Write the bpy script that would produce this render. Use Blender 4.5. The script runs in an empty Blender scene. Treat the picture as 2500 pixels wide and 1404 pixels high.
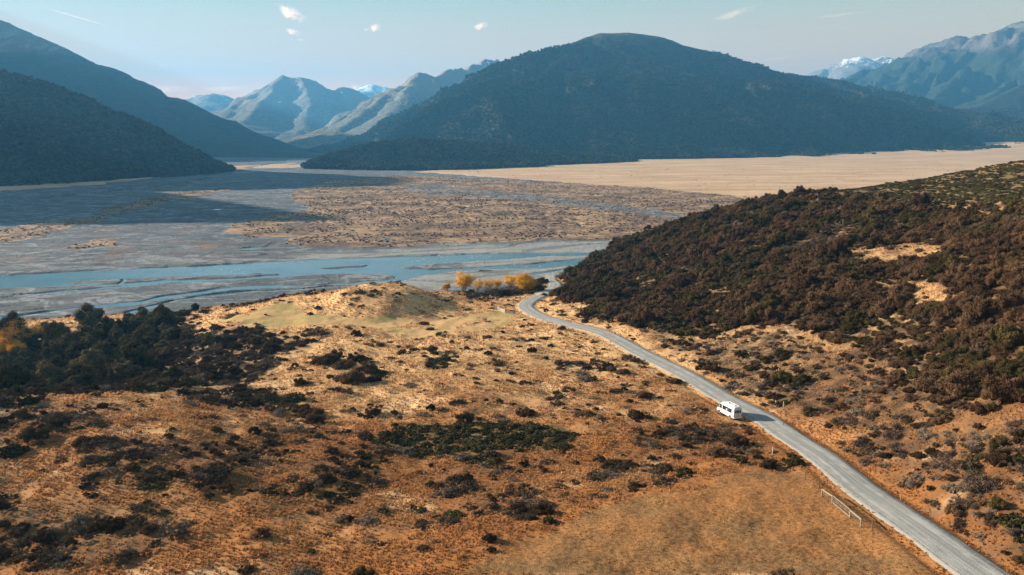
import bpy, bmesh, math, random
import numpy as np
from mathutils import Vector, Matrix

SC = bpy.context.scene
COL = SC.collection
R = math.radians
rng = np.random.default_rng(7)
random.seed(7)

# ------------------------------------------------------------------ camera, sky, sun, exposure
PITCH = 11.2
CAM_Z = 90.0
FPX = 1925.0
cam_d = bpy.data.cameras.new("camera")
cam_d.sensor_width = 36.0
cam_d.lens = 36.0 * FPX / 2500.0
cam_d.clip_start = 1.0
cam_d.clip_end = 120000.0
cam = bpy.data.objects.new("camera", cam_d)
COL.objects.link(cam)
cam.location = (0, 0, CAM_Z)
cam.rotation_euler = (R(90 - PITCH), 0, 0)
SC.camera = cam

SUN_EL, SUN_AZ = 17.5, 17.0          # azimuth: degrees from -X towards +Y
sdir = Vector((-math.cos(R(SUN_AZ)) * math.cos(R(SUN_EL)), math.sin(R(SUN_AZ)) * math.cos(R(SUN_EL)), math.sin(R(SUN_EL))))
sun_d = bpy.data.lights.new("sun", 'SUN')
sun_d.energy = 5.0
sun_d.angle = R(0.5)
sun_d.color = (1.0, 0.86, 0.68)
sun = bpy.data.objects.new("sun", sun_d)
COL.objects.link(sun)
sun.rotation_euler = sdir.to_track_quat('Z', 'Y').to_euler()

W = bpy.data.worlds.new("World")
SC.world = W
W.use_nodes = True
nt = W.node_tree
nt.nodes.clear()
wo = nt.nodes.new('ShaderNodeOutputWorld')
bg = nt.nodes.new('ShaderNodeBackground')
sky = nt.nodes.new('ShaderNodeTexSky')
sky.sky_type = 'NISHITA'
sky.sun_disc = False
sky.sun_elevation = R(SUN_EL)
sky.sun_rotation = math.atan2(sdir.x, sdir.y)
sky.altitude = 600
sky.air_density = 1.0
sky.dust_density = 1.2
sky.ozone_density = 1.6
# thin high veil over the blue: paler and pinker towards the horizon
wtc = nt.nodes.new('ShaderNodeTexCoord')
wsep = nt.nodes.new('ShaderNodeSeparateXYZ')
nt.links.new(wtc.outputs['Generated'], wsep.inputs[0])
wr = nt.nodes.new('ShaderNodeValToRGB')
wr.color_ramp.elements[0].position = 0.0
wr.color_ramp.elements[0].color = (19.0, 6.4, 1.2, 1)
wr.color_ramp.elements[1].position = 0.30
wr.color_ramp.elements[1].color = (1.5, 2.1, 2.5, 1)
for _p, _c4 in ((0.065, (8.2, 4.7, 2.0, 1)), (0.15, (3.7, 3.85, 2.7, 1))):
    _e = wr.color_ramp.elements.new(_p)
    _e.color = _c4
nt.links.new(wsep.outputs[2], wr.inputs[0])
wm = nt.nodes.new('ShaderNodeMixRGB')
wm.inputs[0].default_value = 0.93
nt.links.new(sky.outputs[0], wm.inputs[1])
nt.links.new(wr.outputs[0], wm.inputs[2])
nt.links.new(wm.outputs[0], bg.inputs[0])
bg.inputs[1].default_value = 0.05
nt.links.new(bg.outputs[0], wo.inputs[0])

SC.view_settings.view_transform = 'Standard'
SC.view_settings.look = 'None'
SC.view_settings.exposure = 1.95
SC.view_settings.gamma = 1.0
SC.render.engine = 'CYCLES'
cy = SC.cycles
cy.max_bounces = 5
cy.diffuse_bounces = 2
cy.glossy_bounces = 2
cy.transmission_bounces = 3
cy.volume_bounces = 1
cy.transparent_max_bounces = 6
cy.use_denoising = True
cy.sample_clamp_indirect = 4.0
cy.volume_step_rate = 2.0
cy.volume_max_steps = 64

# ------------------------------------------------------------------ pixel -> world helpers
cp, sp = math.cos(R(PITCH)), math.sin(R(PITCH))


def ray(px, py):
    u = (px - 1250.0) / FPX
    v = (702.0 - py) / FPX
    return np.array([u, cp + v * sp, -sp + v * cp])


def at_y(px, py, Y):
    d = ray(px, py)
    t = Y / d[1]
    return np.array([d[0] * t, Y, CAM_Z + d[2] * t])


def at_z(px, py, z):
    d = ray(px, py)
    t = (z - CAM_Z) / d[2]
    return np.array([d[0] * t, d[1] * t, z])


def pxscale(y, z):
    return FPX / (y * cp + (CAM_Z - z) * sp)      # photo pixels per metre at that depth


# ------------------------------------------------------------------ noise
_P = np.random.default_rng(11).permutation(1024)
_P = np.concatenate([_P, _P])
_G = np.random.default_rng(12).uniform(0, 2 * np.pi, 1024)
_GX, _GY = np.cos(_G), np.sin(_G)


def perlin(x, y):
    x = np.asarray(x, dtype=np.float64)
    y = np.asarray(y, dtype=np.float64)
    xi, yi = np.floor(x).astype(np.int64), np.floor(y).astype(np.int64)
    xf, yf = x - xi, y - yi
    u, v = xf * xf * xf * (xf * (xf * 6 - 15) + 10), yf * yf * yf * (yf * (yf * 6 - 15) + 10)

    def g(ix, iy, fx, fy):
        h = _P[(_P[ix & 1023] + iy) & 1023]
        return _GX[h] * fx + _GY[h] * fy
    a = g(xi, yi, xf, yf)
    b = g(xi + 1, yi, xf - 1, yf)
    c = g(xi, yi + 1, xf, yf - 1)
    d = g(xi + 1, yi + 1, xf - 1, yf - 1)
    return 1.5 * ((a + (b - a) * u) * (1 - v) + (c + (d - c) * u) * v)


def fbm(x, y, oct=4, gain=0.5, lac=2.03):
    s, a = 0.0, 1.0
    for k in range(oct):
        s = s + a * perlin(x + 17.3 * k, y - 9.1 * k)
        x, y, a = x * lac, y * lac, a * gain
    return s


def ridged(x, y, oct=4, gain=0.5):
    s, a = 0.0, 1.0
    for k in range(oct):
        s = s + a * (1 - np.abs(perlin(x + 31.7 * k, y + 5.3 * k)) * 2)
        x, y, a = x * 2.1, y * 2.1, a * gain
    return s


def sstep(a, b, x):
    t = np.clip((x - a) / (b - a), 0, 1)
    return t * t * (3 - 2 * t)


# ------------------------------------------------------------------ near terrain shape
CP = [  # photo x, photo y, metres below the camera
    # bottom edge / foreground
    (-200, 1404, 46), (0, 1404, 46), (400, 1404, 47), (800, 1404, 47), (1200, 1404, 46), (1600, 1404, 46), (2000, 1404, 45.5), (2400, 1404, 45), (2700, 1404, 44),
    (0, 1200, 47), (400, 1200, 47.5), (800, 1220, 50), (1200, 1230, 50), (1600, 1230, 49), (1900, 1230, 48.5), (2116, 1200, 48.5), (2262, 1300, 46.5),
    (0, 1090, 46.5), (300, 1090, 47), (650, 1110, 49.5), (1000, 1120, 52.5), (1350, 1120, 53), (1700, 1120, 52.5), (2013, 1120, 51.5),
    # front knoll crest left
    (-200, 1030, 45), (0, 1010, 46), (100, 985, 47), (200, 972, 48), (300, 968, 49), (430, 985, 50.5), (560, 1005, 52), (720, 1035, 53.5),
    # mid meadow
    (850, 1000, 55), (1000, 1000, 55.5), (1250, 1000, 55.5), (1500, 1000, 55.2), (1700, 1010, 55), (1863, 1020, 54.8), (1718, 940, 56.3),
    (750, 930, 57), (1000, 920, 57), (1250, 920, 57), (1500, 920, 56.7), (1640, 908, 57),
    (650, 860, 59.5), (850, 860, 58.5), (1100, 860, 58.5), (1300, 860, 58.5), (1476, 813, 59.3), (1560, 858, 58.3),
    (650, 805, 61.5), (850, 800, 60), (1050, 800, 60.5), (1200, 800, 60.5), (1336, 779, 60.7), (1297, 760, 62),
    (560, 790, 63), (760, 770, 61), (950, 778, 61), (1120, 775, 61.5), (1281, 746, 63), (1294, 734, 64.2), (1316, 723, 66), (1350, 706, 68.5), (1354, 690, 71), (1343, 678, 73),
    # mound
    (800, 722, 58.5), (840, 711, 56), (880, 705, 54.8), (950, 703, 54.5), (1010, 708, 56), (1060, 716, 58.5), (860, 735, 57.5), (930, 735, 56.8), (1000, 738, 58), (780, 745, 60.5), (860, 760, 60), (940, 762, 60), (1020, 760, 60.5),
    (1080, 738, 62), (1180, 748, 63), (1200, 725, 67), (1120, 716, 68), (1250, 722, 67),
    (640, 745, 62), (700, 722, 62), (560, 762, 65), (470, 772, 68), (430, 800, 69),
    # gully on the left
    (60, 940, 69), (200, 930, 68), (330, 925, 64), (450, 930, 60), (560, 940, 57.5), (640, 970, 55.5),
    (0, 880, 75), (150, 880, 73), (300, 870, 70), (430, 870, 66), (560, 860, 62),
    (200, 825, 76), (330, 800, 73), (400, 780, 71), (80, 850, 77),
    # right hill
    (1440, 632, 79), (1500, 600, 66), (1590, 568, 56), (1700, 533, 46.5), (1780, 510, 41), (1860, 492, 36.5), (1990, 470, 31.5), (2100, 460, 29), (2200, 446, 25.5), (2300, 430, 22), (2400, 412, 18.5), (2500, 396, 15), (2700, 370, 10),
    (1400, 665, 75), (1450, 700, 64), (1400, 730, 62), (1420, 770, 60), (1550, 640, 62), (1500, 730, 60), (1560, 800, 58.5), (1650, 680, 55), (1650, 750, 56), (1700, 820, 56.5), (1650, 610, 53), (1760, 600, 47),
    (1850, 700, 47), (1850, 800, 51), (1850, 880, 54), (1850, 560, 40.5), (1980, 620, 42), (2000, 540, 36), (2000, 740, 45.5), (2050, 850, 48.5), (2050, 950, 51.5), (2120, 1050, 50),
    (2100, 620, 39), (2150, 540, 33), (2200, 700, 40), (2200, 480, 29), (2250, 800, 42), (2300, 900, 43), (2300, 600, 34.5), (2350, 520, 27.5), (2250, 1000, 46), (2300, 1120, 46.5), (2400, 1250, 44.5),
    (2450, 1100, 42), (2450, 900, 38), (2450, 700, 32), (2450, 600, 28.5), (2450, 500, 22), (2480, 440, 18.5), (2700, 700, 28), (2700, 1000, 36), (2700, 500, 18), (2800, 1300, 41),
    (-250, 1150, 45), (-250, 900, 74), (-200, 1300, 46),
]
CW = [  # world x, y, z beyond the visible edges
    (-500, 480, -6), (-400, 430, -6), (-330, 390, -6), (-260, 395, -6), (-190, 400, -6), (-130, 385, -6), (-90, 380, -5), (-50, 400, -6), (0, 430, -6), (40, 470, -6), (60, 520, -6), (110, 540, -6), (140, 520, 8),
    (180, 540, 2), (230, 545, 10), (300, 560, 14), (390, 560, 16), (480, 560, 20), (600, 560, 20), (150, 640, -8), (250, 680, -8), (400, 700, -8), (600, 720, -8), (0, 600, -8), (-200, 560, -8), (-450, 600, -8),
    (-300, 300, 4), (-320, 250, 16), (-420, 300, 0), (-300, 100, 44), (-150, 40, 44), (0, 30, 46), (150, 30, 48), (300, 100, 70), (420, 250, 80), (480, 400, 76), (330, 20, 66),
    (-330, 350, -4), (-250, 340, 6), (-180, 350, 8), (-120, 335, 14),
]
_c = []
for px, py, D in CP:
    _c.append(at_z(px, py, CAM_Z - D))
for p in CW:
    _c.append(np.array(p, dtype=float))
_c = np.array(_c)
_K = 8.0


def _phi(r2):
    return np.sqrt(r2 + _K * _K)


_d2 = (_c[:, None, 0] - _c[None, :, 0]) ** 2 + (_c[:, None, 1] - _c[None, :, 1]) ** 2
_A = _phi(_d2) - 0.0
_A = -_A
_n = len(_c)
_M = np.zeros((_n + 1, _n + 1))
_M[:_n, :_n] = _A + np.eye(_n) * -0.8 * -1
_M[:_n, _n] = 1
_M[_n, :_n] = 1
_w = np.linalg.solve(_M, np.concatenate([_c[:, 2], [0]]))


def H0(x, y):
    x = np.atleast_1d(np.asarray(x, dtype=np.float64))
    y = np.atleast_1d(np.asarray(y, dtype=np.float64))
    shp = x.shape
    xf, yf = x.ravel(), y.ravel()
    out = np.full(xf.shape, _w[_n])
    for i in range(_n):
        out -= _w[i] * np.sqrt((xf - _c[i, 0]) ** 2 + (yf - _c[i, 1]) ** 2 + _K * _K)
    return out.reshape(shp)


# coarse cache of H0 for quick bilinear look-ups
GX0, GX1, GY0, GY1, GS = -560, 760, 0, 800, 2.0
_gx = np.arange(GX0, GX1 + GS, GS)
_gy = np.arange(GY0, GY1 + GS, GS)
_GXX, _GYY = np.meshgrid(_gx, _gy)
_GZ = H0(_GXX, _GYY)


def Hc(x, y):
    x = np.asarray(x, dtype=np.float64)
    y = np.asarray(y, dtype=np.float64)
    fx = np.clip((x - GX0) / GS, 0, len(_gx) - 1.001)
    fy = np.clip((y - GY0) / GS, 0, len(_gy) - 1.001)
    ix, iy = fx.astype(int), fy.astype(int)
    u, v = fx - ix, fy - iy
    return (_GZ[iy, ix] * (1 - u) + _GZ[iy, ix + 1] * u) * (1 - v) + (_GZ[iy + 1, ix] * (1 - u) + _GZ[iy + 1, ix + 1] * u) * v


def bed_base(x, y):
    """smooth height of the valley floor"""
    z = 34 * sstep(2300, 3900, y) * sstep(300, 1600, x) + 14 * sstep(2900, 3500, y) * sstep(1500, 2300, x)
    return z


def ground0(x, y):
    return np.maximum(Hc(x, y), bed_base(x, y))


_TY = np.geomspace(60, 9000, 2600)


def at(px, py, fn=None):
    """the point of the ground that the photo shows at (px, py)"""
    fn = fn or ground0
    d = ray(px, py)
    t = _TY / d[1]
    xs, zs = d[0] * t, CAM_Z + d[2] * t
    g = fn(xs, _TY)
    k = np.argmax(zs < g)
    if not (zs < g).any():
        k = len(_TY) - 1
    a, b = (_TY[k - 1], _TY[k]) if k else (_TY[0], _TY[0])
    for _ in range(12):
        m = (a + b) / 2
        tm = m / d[1]
        if CAM_Z + d[2] * tm < fn(np.array([d[0] * tm]), np.array([m]))[0]:
            b = m
        else:
            a = m
    tm = b / d[1]
    return np.array([d[0] * tm, b, CAM_Z + d[2] * tm])


# ------------------------------------------------------------------ road
ROADPX = [(2560, 1500), (2405, 1404), (2262, 1300), (2116, 1200), (2013, 1120), (1922, 1060), (1863, 1020), (1784, 980), (1718, 940), (1656, 904), (1560, 858), (1476, 813),
          (1392, 791), (1336, 777), (1300, 762), (1283, 747), (1294, 734), (1317, 722), (1348, 706), (1356, 693), (1345, 682), (1346, 672)]
_rp = [at(px, py) for px, py in ROADPX]
_rp.append(_rp[-1] + (_rp[-1] - _rp[-2]) * 1.5 + np.array([3, 0, 0]))
_rp.append(_rp[-1] + np.array([40, 45, 0]))
_rp.append(_rp[-1] + np.array([80, 45, 0]))
_rp = np.array(_rp)


def catmull(P, n):
    P = np.vstack([2 * P[0] - P[1], P, 2 * P[-1] - P[-2]])
    out = []
    for i in range(1, len(P) - 2):
        for t in np.linspace(0, 1, n, endpoint=False):
            t2, t3 = t * t, t * t * t
            out.append(0.5 * ((2 * P[i]) + (-P[i - 1] + P[i + 1]) * t + (2 * P[i - 1] - 5 * P[i] + 4 * P[i + 1] - P[i + 2]) * t2 + (-P[i - 1] + 3 * P[i] - 3 * P[i + 1] + P[i + 2]) * t3))
    out.append(P[-2])
    return np.array(out)


_rc = catmull(_rp, 40)
_ds = np.concatenate([[0], np.cumsum(np.linalg.norm(np.diff(_rc[:, :2], axis=0), axis=1))])
_S = np.arange(0, _ds[-1], 1.0)
RC = np.stack([np.interp(_S, _ds, _rc[:, k]) for k in range(3)], 1)
for _k in range(2):     # smooth plan and profile
    for _q, _wd in ((0, 7), (1, 7), (2, 21)):
        ker = np.ones(_wd) / _wd
        pad = np.concatenate([np.full(_wd // 2, RC[0, _q]) + (np.arange(-(_wd // 2), 0)) * (RC[1, _q] - RC[0, _q]), RC[:, _q], np.full(_wd // 2, RC[-1, _q]) + (np.arange(1, _wd // 2 + 1)) * (RC[-1, _q] - RC[-2, _q])])
        RC[:, _q] = np.convolve(pad, ker, 'valid')
ROAD_W = 2.95


def road_dist(x, y):
    """distance to the centre line, its height there"""
    x = np.asarray(x).ravel()
    y = np.asarray(y).ravel()
    best = np.full(x.shape, 1e9)
    zz = np.zeros(x.shape)
    idx = np.arange(0, len(RC), 1)
    lo, hi = RC[:, 0].min() - 25, RC[:, 0].max() + 25
    sel = np.where((x > lo) & (x < hi) & (y < RC[:, 1].max() + 25))[0]
    # bins along y keep this quick
    P = RC[idx]
    for s0 in range(0, len(P), 12):
        seg = P[s0:s0 + 13]
        cx, cy_ = seg[:, 0].mean(), seg[:, 1].mean()
        near = sel[(np.abs(x[sel] - cx) < 34) & (np.abs(y[sel] - cy_) < 34)]
        if not len(near):
            continue
        for q in range(len(seg) - 1):
            a, b = seg[q], seg[q + 1]
            e = b[:2] - a[:2]
            L2 = e @ e + 1e-9
            t = np.clip(((x[near] - a[0]) * e[0] + (y[near] - a[1]) * e[1]) / L2, 0, 1)
            d = np.hypot(x[near] - a[0] - t * e[0], y[near] - a[1] - t * e[1])
            m = d < best[near]
            ii = near[m]
            best[ii] = d[m]
            zz[ii] = a[2] + (b[2] - a[2]) * t[m]
    return best, zz


# ------------------------------------------------------------------ ground masks (world polygons traced from the photo)
def poly_world(pts, fn=None):
    return np.array([at(px, py, fn)[:2] for px, py in pts])


def poly_sd(P, x, y):
    """signed distance, positive inside"""
    x = np.asarray(x).ravel()
    y = np.asarray(y).ravel()
    inside = np.zeros(x.shape, bool)
    best = np.full(x.shape, 1e9)
    n = len(P)
    for i in range(n):
        a, b = P[i], P[(i + 1) % n]
        e = b - a
        t = np.clip(((x - a[0]) * e[0] + (y - a[1]) * e[1]) / (e @ e + 1e-9), 0, 1)
        best = np.minimum(best, (x - a[0] - t * e[0]) ** 2 + (y - a[1] - t * e[1]) ** 2)
        c = ((a[1] > y) != (b[1] > y))
        xi = a[0] + (y - a[1]) / ((b[1] - a[1]) if abs(b[1] - a[1]) > 1e-9 else 1e-9) * (b[0] - a[0])
        inside ^= c & (x < xi)
    d = np.sqrt(best)
    return np.where(inside, d, -d)


MOWN = [poly_world(p) for p in (
    [(510, 783), (600, 772), (640, 752), (690, 738), (735, 745), (760, 770), (900, 778), (1060, 775), (1150, 770), (1235, 762), (1262, 768), (1250, 785), (1180, 808), (1090, 822), (1010, 826), (960, 812), (900, 798), (760, 796), (600, 796)],)]
BANKS = [poly_world([(968, 797), (1000, 788), (1050, 789), (1072, 795), (1030, 801), (990, 802)]), poly_world([(1108, 801), (1140, 790), (1190, 778), (1197, 783), (1150, 796), (1115, 804)])]
PADDOCK = [poly_world([(1120, 1404), (1230, 1345), (1400, 1270), (1560, 1215), (1700, 1205), (1760, 1170), (1860, 1152), (1960, 1158), (2004, 1206), (2110, 1282), (2200, 1330), (2300, 1403)])]
GATEWAY = [poly_world([(2035, 1212), (2062, 1190), (2100, 1225), (2150, 1270), (2190, 1312), (2130, 1290), (2090, 1262)])]
HILL = [poly_world([(1352, 700), (1400, 660), (1440, 638), (1500, 605), (1600, 570), (1700, 538), (1850, 498), (1990, 476), (2100, 480), (2250, 500), (2500, 500), (2700, 520), (2700, 1020),
                    (2500, 1000), (2330, 985), (2240, 965), (2200, 900), (2120, 860), (2080, 820), (1950, 800), (1800, 800), (1650, 818), (1540, 800), (1430, 765), (1372, 730)])]
CLEAR = [poly_world(p) for p in (
    [(2050, 618), (2120, 606), (2250, 594), (2370, 588), (2340, 604), (2310, 618), (2240, 640), (2150, 652), (2100, 648), (2110, 632)],
    [(2150, 684), (2250, 690), (2340, 702), (2310, 735), (2260, 744), (2220, 722), (2170, 705)],
    [(2210, 735), (2330, 715), (2350, 735), (2290, 760), (2230, 755)],
    [(1300, 745), (1380, 735), (1440, 745), (1420, 768), (1350, 770)])]
GREENTOP = [poly_world([(1740, 518), (1860, 500), (1990, 476), (2100, 468), (2300, 440), (2500, 404), (2700, 380), (2700, 505), (2500, 500), (2350, 500), (2250, 515), (2150, 500), (1990, 490), (1850, 515)])]
GULLY = [poly_world([(-150, 1000), (-150, 860), (0, 842), (120, 835), (250, 815), (330, 790), (400, 770), (520, 752), (460, 775), (420, 790), (500, 815), (600, 800), (720, 822), (760, 842), (690, 860), (650, 890), (640, 930), (560, 945), (450, 960), (330, 958), (200, 962), (100, 975), (0, 1010)])]
PATCH = [(poly_world(p), dns) for p, dns in (
    ([(-100, 1010), (100, 985), (260, 985), (320, 1010), (200, 1040), (60, 1080), (-100, 1100)], 0.8),
    ([(170, 1110), (350, 1070), (520, 1085), (640, 1060), (720, 1095), (700, 1160), (560, 1195), (400, 1200), (200, 1190)], 0.75),
    ([(-150, 1210), (150, 1220), (300, 1250), (440, 1290), (420, 1330), (360, 1404), (-150, 1404)], 0.8),
    ([(750, 1130), (880, 1100), (960, 1110), (940, 1160), (880, 1235), (780, 1225)], 0.6),
    ([(1080, 1105), (1300, 1105), (1330, 1140), (1200, 1160), (1090, 1150)], 0.6),
    ([(1420, 1130), (1560, 1125), (1700, 1150), (1690, 1180), (1500, 1180)], 0.55),
    ([(1540, 1050), (1700, 1015), (1790, 1040), (1900, 1080), (1980, 1130), (1850, 1140), (1700, 1120), (1560, 1110)], 0.6),
    ([(430, 955), (560, 955), (700, 970), (740, 1010), (600, 1000), (480, 985)], 0.8),
    ([(1830, 850), (2000, 860), (2120, 900), (2230, 990), (2100, 1000), (1950, 960), (1850, 920)], 0.5),
    ([(2030, 1080), (2250, 1030), (2600, 1040), (2600, 1400), (2500, 1390), (2330, 1260), (2160, 1150)], 0.9),
    ([(1620, 830), (1900, 810), (2120, 870), (2330, 1000), (2280, 1060), (2080, 1040), (1900, 990), (1750, 920)], 0.72),
    ([(300, 1100), (900, 1060), (1350, 1110), (1600, 1190), (1350, 1260), (1100, 1300), (700, 1250), (420, 1220)], 0.32),
    ([(1000, 1000), (1600, 930), (1760, 1010), (1560, 1060), (1380, 1040)], 0.18),
    ([(1350, 880), (1470, 880), (1500, 905), (1450, 935), (1360, 925)], 0.4),
    ([(840, 715), (930, 705), (990, 722), (960, 750), (860, 745)], 0.35),
    ([(1140, 735), (1250, 722), (1310, 715), (1335, 705), (1300, 700), (1200, 705), (1130, 712)], 1.4),
    ([(500, 745), (600, 728), (700, 716), (790, 708), (790, 716), (690, 728), (560, 756)], 0.6),
)]
GREENPATCH = [poly_world(p) for p in (
    [(900, 1062), (1000, 1042), (1180, 1035), (1380, 1045), (1420, 1070), (1380, 1092), (1200, 1105), (1040, 1112), (930, 1090)],
    [(520, 955), (640, 950), (720, 975), (710, 995), (600, 985)],
    [(1040, 888), (1080, 872), (1120, 882), (1080, 898)])]


def pmask(polys, x, y, soft):
    m = np.zeros(np.asarray(x).size)
    for P in polys:
        sel = (x > P[:, 0].min() - soft * 2) & (x < P[:, 0].max() + soft * 2) & (y > P[:, 1].min() - soft * 2) & (y < P[:, 1].max() + soft * 2)
        if sel.any():
            s = sstep(-soft, soft, poly_sd(P, x[sel], y[sel]))
            m[sel] = np.maximum(m[sel], s)
    return m


def ground_masks(x, y):
    x = np.asarray(x).ravel()
    y = np.asarray(y).ravel()
    n1 = fbm(x / 9, y / 9, 3) * 2.5
    xx, yy = x + n1, y + fbm(x / 9 + 50, y / 9, 3) * 2.5
    m = {}
    bank = pmask(BANKS, x, y, .8)
    m['mown'] = pmask(MOWN, xx, yy, 1.5) * (1 - bank)
    m['paddock'] = pmask(PADDOCK, x + n1 * .3, y, 1.0)
    m['gateway'] = pmask(GATEWAY, x, y, 1.0)
    cl = pmask(CLEAR, xx, yy, 2.0)
    m['hill'] = pmask(HILL, xx, yy, 5.0) * (1 - cl)
    m['greentop'] = pmask(GREENTOP, xx, yy, 5.0)
    cr = sstep(398, 412, y) * (y < 520)
    m['hill'] = np.maximum(m['hill'], cr * sstep(10, 40, x) * (1 - sstep(150, 190, x)))
    m['greentop'] = np.maximum(m['greentop'], sstep(366, 382, y) * (y < 520) * sstep(135, 170, x))
    m['gully'] = np.clip(pmask(GULLY, xx, yy, 9.0) * 1.15 + 0.22 * fbm(x / 7 + 71, y / 7, 3) - .1, 0, 1) * (pmask(GULLY, xx, yy, 9.0) > .02)
    pt = np.zeros(x.size)
    for P, dn in PATCH:
        pt = np.maximum(pt, pmask([P], xx, yy, 3.0) * dn)
    m['patch'] = pt
    m['greenpatch'] = pmask(GREENPATCH, xx, yy, 2.0)
    m['warm'] = np.clip(1 - sstep(118, 205, y + n1 * 5 - 0.12 * x) + 0.25 * fbm(x / 20, y / 20 + 9, 3) - 0.22 * sstep(-6, 14, x - 55 + 0.22 * (y - 130)), 0, 1)
    return m


# ------------------------------------------------------------------ final near-terrain height
def H(x, y, fine=True):
    x = np.asarray(x, dtype=np.float64)
    y = np.asarray(y, dtype=np.float64)
    shp = x.shape
    xf, yf = x.ravel(), y.ravel()
    z = Hc(xf, yf)
    rd, rz = road_dist(xf, yf)
    n = fbm(xf / 22, yf / 22, 3) * 0.7 + fbm(xf / 5, yf / 5, 3) * 0.22
    if fine:
        n = n + np.abs(perlin(xf / 1.1, yf / 1.1)) * 0.10
    n *= sstep(3.2, 9, rd)
    z = z + n
    t = sstep(3.3, 9.0, rd)
    zr = rz - 0.10 - 0.28 * np.exp(-((rd - 4.0) / 0.7) ** 2)
    z = np.where(rd < 30, zr * (1 - t) + z * t, z)
    return z.reshape(shp)


def Hs(x, y):
    return float(max(H(np.array([x]), np.array([y]), False)[0], 0.3))


def ground1(x, y):
    return np.maximum(H(x, y, False), bed_base(x, y))


# ------------------------------------------------------------------ mesh + property helpers
def tag(o, label=None, cat=None, group=None, kind=None):
    if label:
        o["label"] = label
    if cat:
        o["category"] = cat
    if group:
        o["group"] = group
    if kind:
        o["kind"] = kind
    return o


def mesh_np(name, V, F, mat=None, smooth=False, link=True, parent=None):
    me = bpy.data.meshes.new(name)
    V = np.asarray(V, dtype=np.float32)
    F = np.asarray(F, dtype=np.int32)
    nv, nf, k = len(V), len(F), F.shape[1]
    me.vertices.add(nv)
    me.vertices.foreach_set('co', V.ravel())
    me.loops.add(nf * k)
    me.loops.foreach_set('vertex_index', F.ravel())
    me.polygons.add(nf)
    me.polygons.foreach_set('loop_start', np.arange(0, nf * k, k, dtype=np.int32))
    me.polygons.foreach_set('use_smooth', np.full(nf, smooth, dtype=bool))
    me.update(calc_edges=True)
    if mat:
        me.materials.append(mat)
    o = bpy.data.objects.new(name, me)
    if link:
        COL.objects.link(o)
    if parent:
        o.parent = parent
    return o


def add_attr(me, name, data, typ='FLOAT'):
    a = me.attributes.new(name, typ, 'POINT')
    if typ == 'FLOAT':
        a.data.foreach_set('value', np.asarray(data, dtype=np.float32))
    elif typ == 'INT':
        a.data.foreach_set('value', np.asarray(data, dtype=np.int32))
    elif typ == 'FLOAT_VECTOR':
        a.data.foreach_set('vector', np.asarray(data, dtype=np.float32).ravel())


def grid_faces(nr, nc, keep=None):
    r, c = np.meshgrid(np.arange(nr - 1), np.arange(nc - 1), indexing='ij')
    a = (r * nc + c).ravel()
    F = np.stack([a, a + 1, a + nc + 1, a + nc], 1)
    if keep is not None:
        F = F[keep[F].all(1)]
    return F


def bmobj(name, bm, mat, parent=None, smooth=False):
    me = bpy.data.meshes.new(name)
    bm.normal_update()
    bm.to_mesh(me)
    bm.free()
    if smooth:
        me.polygons.foreach_set('use_smooth', np.full(len(me.polygons), True))
    if mat:
        me.materials.append(mat)
    o = bpy.data.objects.new(name, me)
    COL.objects.link(o)
    if parent:
        o.parent = parent
    return o


def empty(name, loc, rz=0.0):
    o = bpy.data.objects.new(name, None)
    o.empty_display_size = 0.5
    COL.objects.link(o)
    o.location = loc
    o.rotation_euler = (0, 0, rz)
    return o


def box(bm, c, s, rot=None):
    M = Matrix.Translation(Vector(c)) @ (rot.to_4x4() if rot else Matrix.Identity(4)) @ Matrix.Diagonal((s[0], s[1], s[2], 1))
    bmesh.ops.create_cube(bm, size=1.0, matrix=M)


def bar(bm, a, b, w, h=None, sides=4):
    """a straight bar from a to b"""
    a, b = Vector(a), Vector(b)
    d = b - a
    q = d.to_track_quat('Z', 'Y').to_matrix()
    M = Matrix.Translation((a + b) / 2) @ q.to_4x4()
    if sides == 4:
        bmesh.ops.create_cube(bm, size=1.0, matrix=M @ Matrix.Diagonal((w, h or w, d.length, 1)))
    else:
        bmesh.ops.create_cone(bm, cap_ends=True, segments=sides, radius1=w / 2, radius2=w / 2, depth=d.length, matrix=M)


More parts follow.
